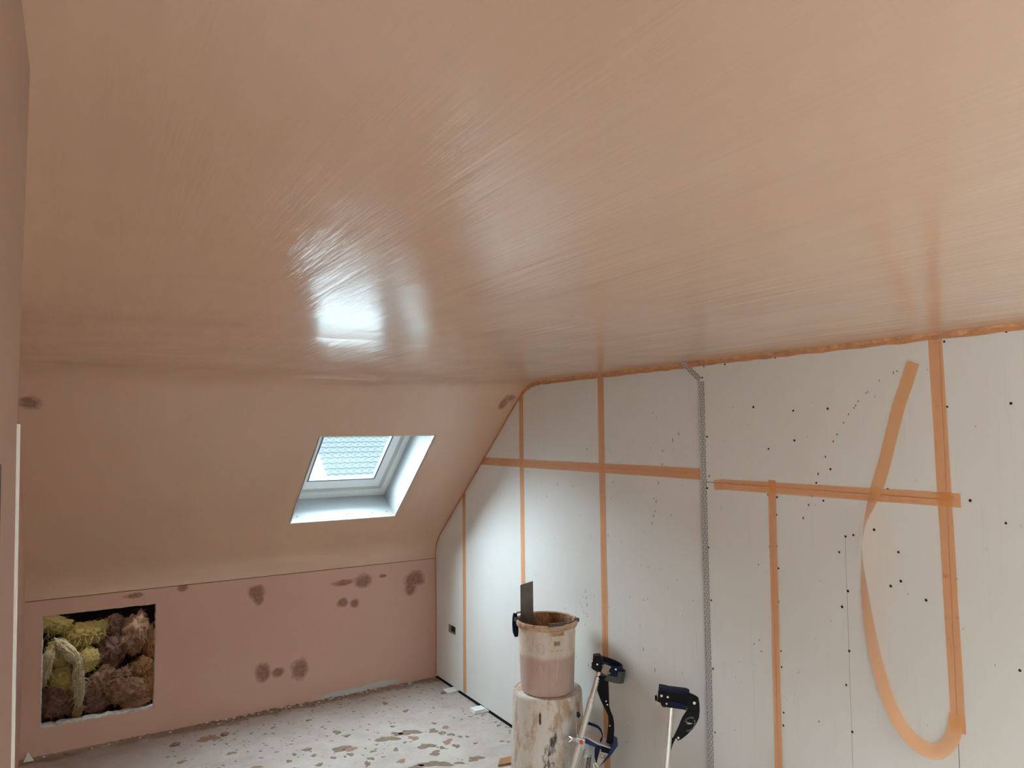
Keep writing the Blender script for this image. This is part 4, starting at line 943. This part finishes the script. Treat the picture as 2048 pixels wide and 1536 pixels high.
def wad(name, c_, size, rot, seed, mat, label, group, rough=0.30, fib=220, flen=0.045, path=None):
    """a torn handful of wool: folded lump with stray strands"""
    rnd = random.Random(seed)
    bm = bmesh.new(); bmesh.ops.create_icosphere(bm, subdivisions=5, radius=1.0)
    R = Matrix.Rotation(math.radians(rot), 3, 'Y'); so = Vector((seed*3.1, seed*1.7, seed*0.9))
    pts = []
    for v in bm.verts:
        p = v.co.copy(); n_ = p.normalized()
        a = noise.fractal(p*1.5 + so, 1.0, 2.0, 4)
        b = 1.0 - abs(noise.noise(Vector((p.x*2.6, p.y*2.6, p.z*1.3)) + so*2))*2.0
        d = noise.fractal(p*6.0 + so, 0.7, 2.1, 5) + 0.8*(0.5 - abs(noise.noise(Vector((p.x*6, p.y*5, p.z*2.5)) + so + Vector((a, a, a))*1.5)))
        k_ = 1.0 + rough*(0.9*a + 0.55*b + 0.62*d)
        q = n_*k_
        q = Vector((q.x*size[0], q.y*size[1], q.z*size[2]))
        v.co = R @ q; pts.append((v.co.copy(), (R @ Vector((n_.x/size[0], n_.y/size[1], n_.z/size[2]))).normalized()))
    me = bpy.data.meshes.new(name); bm.to_mesh(me); bm.free()
    me.polygons.foreach_set('use_smooth', [True]*len(me.polygons))
    o = link(name, me, mat); o.location = c_
    v = []; f = []
    for _ in range(fib):
        p, nn = rnd.choice(pts)
        if nn.y > 0.35: continue
        t = Vector((rnd.uniform(-1, 1), rnd.uniform(-0.6, 0.2), rnd.uniform(-1, 1))); t = (t - nn*t.dot(nn)*0.7 + nn*0.25).normalized()
        L = flen*rnd.uniform(0.4, 1.3); w = rnd.uniform(0.0010, 0.0042); sd = t.cross(nn).normalized()*w; k_ = len(v)
        cur = nn*rnd.uniform(-0.2, 0.5)
        for i in range(5):
            s = i/4; q = p + nn*0.002 + (t*s + cur*s*s*0.5 + Vector((0, 0, -0.3))*s*s)*L
            v += [q - sd*(1-s*0.85), q + sd*(1-s*0.85)]
        for i in range(4): f.append((k_+2*i, k_+2*i+1, k_+2*i+3, k_+2*i+2))
    q = link('fibres', mesh('fibres', v, f), mat, o); q['kind'] = 'stuff'
    tag(o, label, 'insulation', group)
    return o
GY, GB = 'yellow glass wool in the hatch', 'brown mineral wool in the hatch'
U = 0.000457
def W(name, c_, wx, wz, d, rot, seed, mat, label, group, **k_):
    return wad(name, c_, (wx*U/2, d, wz*U/2), rot, seed, M[mat], label, group, **k_)
W('glass_wool', (-2.534, 0.2, 0.7165), 400, 200, 0.05, 20, 1, 'wool_yellow', 'dull yellow glass wool wad in the top left corner of the hatch', GY)
W('glass_wool', (-2.362, 0.19, 0.636), 480, 270, 0.06, -14, 2, 'wool_yellow', 'shaggy yellow glass wool roll along the top of the hatch', GY, fib=420)
W('glass_wool', (-2.358, 0.16, 0.4846), 300, 330, 0.05, 40, 3, 'wool_yellow', 'smooth bright yellow glass wool wedge in the middle of the hatch', GY, rough=0.16, fib=120)
W('glass_wool', (-2.505, 0.15, 0.5218), 330, 400, 0.05, 0, 4, 'wool_yellow', 'yellow glass wool clump on the left side of the hatch', GY)
W('glass_wool', (-2.479, 0.1, 0.4076), 380, 260, 0.045, 32, 5, 'wool_yellow', 'sagging yellow glass wool flap low on the left of the hatch', GY, rough=0.2, fib=140)
W('glass_wool', (-2.57, 0.07, 0.4927), 130, 420, 0.03, 12, 6, 'wool_cream', 'pale yellow glass wool strip against the left hatch edge', GY, fib=160)
W('glass_wool', (-2.452, 0.08, 0.5617), 140, 460, 0.026, -38, 7, 'wool_cream', 'cream glass wool twist slanting across the yellow wads', GY, rough=0.22, fib=160)
W('glass_wool', (-2.397, 0.055, 0.3699), 120, 560, 0.022, -3, 8, 'wool_cream', 'cream glass wool tassel dangling to a frayed end', GY, rough=0.30, fib=240)
W('mineral_wool', (-2.199, 0.25, 0.647), 260, 280, 0.06, 0, 9, 'wool_plum', 'dark plum brown mineral wool at the top centre of the hatch', GB)
W('mineral_wool', (-2.207, 0.2, 0.5083), 340, 380, 0.06, 15, 10, 'wool_plum', 'plum brown mineral wool ball in the centre of the hatch', GB)
W('mineral_wool', (-2.085, 0.16, 0.6017), 300, 500, 0.06, 12, 11, 'wool_brown', 'tall tan brown mineral wool tuft at the upper right', GB, fib=320)
W('mineral_wool', (-1.996, 0.2, 0.5351), 180, 420, 0.05, -8, 12, 'wool_orange', 'orange brown mineral wool against the right hatch edge', GB)
W('mineral_wool', (-2.041, 0.15, 0.3857), 240, 250, 0.05, 0, 13, 'wool_orange', 'small orange brown mineral wool pad at middle right', GB)
W('mineral_wool', (-2.003, 0.15, 0.2654), 220, 330, 0.05, 0, 14, 'wool_orange', 'dark orange mineral wool in the lower right corner', GB)
W('mineral_wool', (-2.15, 0.11, 0.378), 230, 120, 0.03, -18, 15, 'wool_brown', 'small curled brown mineral wool scrap in the middle right', GB)
W('mineral_wool', (-2.13, 0.09, 0.274), 460, 300, 0.05, 8, 16, 'wool_brown', 'ribbed brown mineral wool bundle at the lower right', GB, fib=420)
W('mineral_wool', (-2.285, 0.13, 0.3227), 250, 420, 0.045, 32, 17, 'wool_brown', 'pointed brown mineral wool shred beside the cream tassel', GB, rough=0.4)
W('mineral_wool', (-2.51, 0.1, 0.2763), 460, 340, 0.05, 10, 18, 'wool_plum', 'dark brown mineral wool matted in the bottom left corner', GB, fib=420)
W('mineral_wool', (-2.297, 0.1, 0.2245), 330, 200, 0.04, -10, 19, 'wool_plum', 'dark brown mineral wool at the bottom centre', GB)
W('mineral_wool', (-2.081, 0.06, 0.192), 310, 110, 0.025, -3, 20, 'wool_brown', 'flat torn brown wool flake on the bottom ledge of the hatch', GB, rough=0.2, fib=90)
W('mineral_wool', (-2.397, 0.06, 0.2055), 110, 170, 0.02, 12, 21, 'wool_orange', 'small orange brown wool lump below the cream tassel', GB, rough=0.3, fib=60)

# ------------------------------------------------------------------ floor: offcuts, splashes, crumbs
def offcut(name, c_, d, rz, label):
    o = MB().box((0, 0, d[2]/2), d).build(name, M['board_core'] if False else M['white_board'], None, bevel=0.0015)
    o.location = c_; o.rotation_euler = (0, 0, rz); tag(o, label, 'plasterboard offcut', 'plasterboard wedges under the gable boards'); return o
offcut('plasterboard_offcut', (-0.030, -0.345, 0.0005), (0.105, 0.085, 0.0115), 0.05, 'white plasterboard wedge pushed under the gable, nearest the corner')
offcut('plasterboard_offcut', (-0.045, -0.800, 0.0005), (0.110, 0.085, 0.0125), -0.10, 'lower of two stacked plasterboard wedges near the bin')
offcut('plasterboard_offcut', (-0.056, -0.800, 0.0135), (0.085, 0.075, 0.0125), -0.02, 'upper of two stacked plasterboard wedges near the bin')
bo = MB().slab([(-0.07, -0.03), (-0.02, 0.035), (0.09, 0.02), (0.09, -0.06)], [], FF, 0.0, 0.012).build('board_scrap', M['cardboard'], None, bevel=0.001)
bo.location = ((-0.2753, -1.544)[0], (-0.2753, -1.544)[1], 0.0005); tag(bo, 'orange brown board scrap on the floor left of the bin', 'board scrap')

spl = [(-0.742, -0.88, 0.078, 0.05),(-0.66,-0.845,.05,.03),(-0.585, -0.862, 0.074, 0.055),(-1.031, -0.862, 0.065, 0.05),(-0.985,-.90,.05,.03),(-1.208, -0.765, 0.041, 0.02),(-0.446, -0.924, 0.043, 0.033),(-0.41, -0.979, 0.025, 0.03),(-0.578, -1.104, 0.054, 0.05),(-0.374, -1.034, 0.025, 0.027),(-0.44, -1.117, 0.033, 0.045),(-0.573, -1.222, 0.042, 0.04),(-0.422, -1.203, 0.027, 0.03),(-0.405, -1.412, 0.05, 0.041),(-0.633, -1.349, 0.10, 0.05),(-0.74,-1.33,.06,.03),(-0.785, -1.213, 0.036, 0.027),(-0.51, -1.412, 0.031, 0.022),(-0.753, -1.052, 0.021, 0.025),(-0.939, -0.702, 0.025, 0.022),(-0.975, -0.616, 0.032, 0.035),(-1.692, -0.279, 0.067, 0.055),(-1.596, -0.268, 0.028, 0.029),(-1.606, -0.571, 0.03, 0.026),(-1.875, -0.539, 0.029, 0.025),(-0.466, -0.52, 0.024, 0.026),(-0.534, -0.312, 0.025, 0.027),(-1.076, -0.323, 0.021, 0.019),(-1.306, -0.321, 0.016, 0.024),(-1.339, -0.864, 0.023, 0.019),(-0.963, -1.14, 0.021, 0.04),(-0.922, -1.086, 0.023, 0.023),(-1.006, -0.969, 0.023, 0.024),(-1.289, -0.791, 0.016, 0.02),(-0.596, -0.957, 0.039, 0.037),(-0.506, -1.179, 0.024, 0.022),(-0.304, -1.117, 0.016, 0.016),(-0.053, -1.073, 0.014, 0.02),(-0.154, -1.291, 0.015, 0.015),(-0.308, -1.23, 0.015, 0.013),(-0.355, -0.916, 0.032, 0.023),(-0.391, -0.819, 0.021, 0.017),(-0.642, -0.718, 0.021, 0.014),(-0.668, -0.988, 0.015, 0.013),(-0.341, -1.093, 0.016, 0.021),(-1.202, -1.003, 0.029, 0.023),(-1.513, -0.839, 0.031, 0.019),(-1.043, -0.982, 0.011, 0.012),(-1.104, -0.957, 0.019, 0.019),(-0.879, -1.001, 0.021, 0.015),(-1.194, -0.867, 0.021, 0.02)]
def splash(x, y, ra, rb2, seed, t=0.0016):
    rnd = random.Random(seed); n_ = 22; ph = rnd.uniform(0, 6)
    dx, dy = 0.856, -0.517      # long side lies across the view, as the drips fell
    pts = []
    for i in range(n_):
        a = 2*math.pi*i/n_; k_ = 1 + 0.28*math.sin(2*a+ph) + 0.20*math.sin(3*a+ph*2) + 0.14*math.sin(5*a+ph*3) + rnd.uniform(-.12, .12)
        u = ra*math.cos(a)*k_*0.80; w = rb2*math.sin(a)*k_*0.80
        pts.append((u*dx - w*dy, u*dy + w*dx))
    v = [(x+p[0], y+p[1], 0.0002) for p in pts] + [(x+p[0]*0.94, y+p[1]*0.94, t) for p in pts] + [(x, y, t)]
    f = [(i, (i+1) % n_, n_+(i+1) % n_, n_+i) for i in range(n_)] + [(n_+i, n_+(i+1) % n_, 2*n_) for i in range(n_)]
    return v, f
for i, (x, y, ra, rb2) in enumerate(spl):
    v, f = splash(x, y, ra, rb2, 100+i); link('plaster_splash', mesh('plaster_splash', v, f), M['splash_pink'] if x < -1.45 or i % 6 == 4 else M['splash'], floor)
random.seed(21); m = MB()
for i in range(420):
    x = random.uniform(-1.95, -0.05); y = -0.12 - abs(random.gauss(0.45, 0.42))
    if y < -1.75: continue
    r = random.choice([0.002, 0.0025, 0.003, 0.004, 0.005, 0.007, 0.009]); v, f = splash(x, y, r*random.uniform(1, 1.8), r, 900+i, 0.001); m.add(v, f)
o = m.build('plaster_spots', M['splash'], floor); o['kind'] = 'stuff'
def lump(m, x, y, z, r, rnd):
    bmv = [Vector((a, b, c_)) for a, b, c_ in ((1, 0, 0), (-1, 0, 0), (0, 1, 0), (0, -1, 0), (0, 0, 1), (0, 0, -0.3), (.6, .6, .5), (-.6, .6, .5), (.6, -.6, .5), (-.6, -.6, .5))]
    v = [Vector((x, y, z)) + Vector((p.x*r*rnd.uniform(.6, 1.5), p.y*r*rnd.uniform(.6, 1.4), p.z*r*rnd.uniform(.4, .8) + 0.3*r)) for p in bmv]
    m.add(v, [(0, 6, 8), (0, 5, 2), (0, 3, 5), (6, 0, 2), (8, 3, 0), (1, 9, 7), (1, 2, 5), (1, 5, 3), (7, 2, 1), (9, 1, 3), (4, 6, 7), (4, 8, 6), (4, 9, 8), (4, 7, 9), (6, 2, 7), (8, 9, 3)])
rnd = random.Random(4)
for nm, mt, cnt in (('plaster_crumbs', 'debris', 330), ('gypsum_crumbs', 'board_core', 110)):
    m = MB()
    for i in range(cnt):
        x = rnd.uniform(-2.6, -0.02); 
        if rnd.random() < 0.45: x = rnd.gauss(-1.15, 0.28)
        y = -0.006 - abs(rnd.gauss(0, 0.035)); lump(m, x, y, 0.0, rnd.uniform(0.0025, 0.0085) * rnd.choice((1, 1, 1, 1.6)), rnd)
    for i in range(cnt//4):
        lump(m, -0.01 - abs(rnd.gauss(0, 0.03)), rnd.uniform(-1.4, -0.02), 0.0, rnd.uniform(0.002, 0.006), rnd)
    o = m.build(nm, M[mt], floor); o['kind'] = 'stuff'
for nm, c_, r, lab in (('plaster_lump', (-1.879, -0.2719), 0.022, 'pink plaster lump on the floor below the hatch'), ('plaster_lump', (-1.596, -0.2693), 0.018, 'smaller pink plaster lump on the floor right of the hatch'), ('plaster_lump', (-0.1058, -0.3565), 0.014, 'brown plaster lump beside the wedge nearest the corner')):
    m = MB(); rr = random.Random(int(c_[0]*1000)); lump(m, 0, 0, 0, r, rr); lump(m, r*0.9, 0.2*r, 0, r*0.7, rr); lump(m, -r*0.8, -0.1*r, 0, r*0.6, rr)
    o = m.build(nm, M['splash_pink']); o.location = (c_[0], c_[1], 0.0005); tag(o, lab, 'plaster lump')
# torn white paper corner by the near left of the floor
m = MB().add([(0, 0, 0), (0.05, -0.01, 0.002), (0.02, 0.03, 0.045), (0, 0.012, 0.0), (0.05, 0.002, 0.002)], [(0, 1, 2), (1, 4, 2), (0, 2, 3), (2, 4, 3), (0, 3, 4, 1)])
o = m.build('gypsum_flake', M['white_board']); o.location = ((-2.672, 0.019)[0]+0.01, -0.05, 0.0005); tag(o, 'small white gypsum flake in the far left floor corner', 'gypsum flake')

# ------------------------------------------------------------------ roof seen through the skylight
rf = empty('tiled_roof', (5.3, 20.2, 0.2)); tag(rf, 'neighbouring pale tiled roof seen through the skylight', 'roof')
PIT = math.radians(36); GA, TW = 0.32, 0.31
rs = Vector((0, math.cos(PIT), math.sin(PIT))); rn = Vector((0, -math.sin(PIT), math.cos(PIT)))
prof_t = [(-0.02, 0.006), (0.03, 0.0), (0.08, 0.004), (0.12, 0.020), (0.17, 0.044), (0.22, 0.052), (0.27, 0.042), (0.315, 0.010)]
v = []; f = []; kk = len(prof_t)
for s_ in (0.0, GA+0.06):
    for (x, z) in prof_t: v.append(Vector((x, 0, 0)) + rs*s_ + rn*(z + (0.05 if s_ == 0 else 0.02)))
for (x, z) in prof_t: v.append(Vector((x, 0, 0)) + rn*(z + 0.015))
for i in range(kk-1): f += [(i, i+1, kk+i+1, kk+i), (2*kk+i, 2*kk+i+1, i+1, i)]
tme = mesh('roof_tile', v, f); tme.materials.append(M['tile'])
for r in range(10):
    for c_ in range(13):
        t = link('roof_tile', tme, None, rf); t.location = Vector((c_*0.295, 0, 0)) + rs*(r*GA)
MB().slab([(-0.15, -0.5), (4.2, -0.5), (4.2, 4.2), (-0.15, 4.2)], [], lambda u, s_, d: Vector((u, 0, 0)) + rs*s_ + rn*d, -0.12, -0.01).build('roof_deck', M['tile'], rf)
MB().box((2.02, 2.2, -2.0), (4.2, 4.0, 3.6)).build('house_wall', M['render'], rf)
MB().slab([(-0.22, -0.4), (-0.02, -0.4), (-0.02, 4.2), (-0.22, 4.2)], [], lambda u, s_, d: Vector((u, 0, 0)) + rs*s_ + rn*d, -0.1, 0.05).build('verge', M['render'], rf)
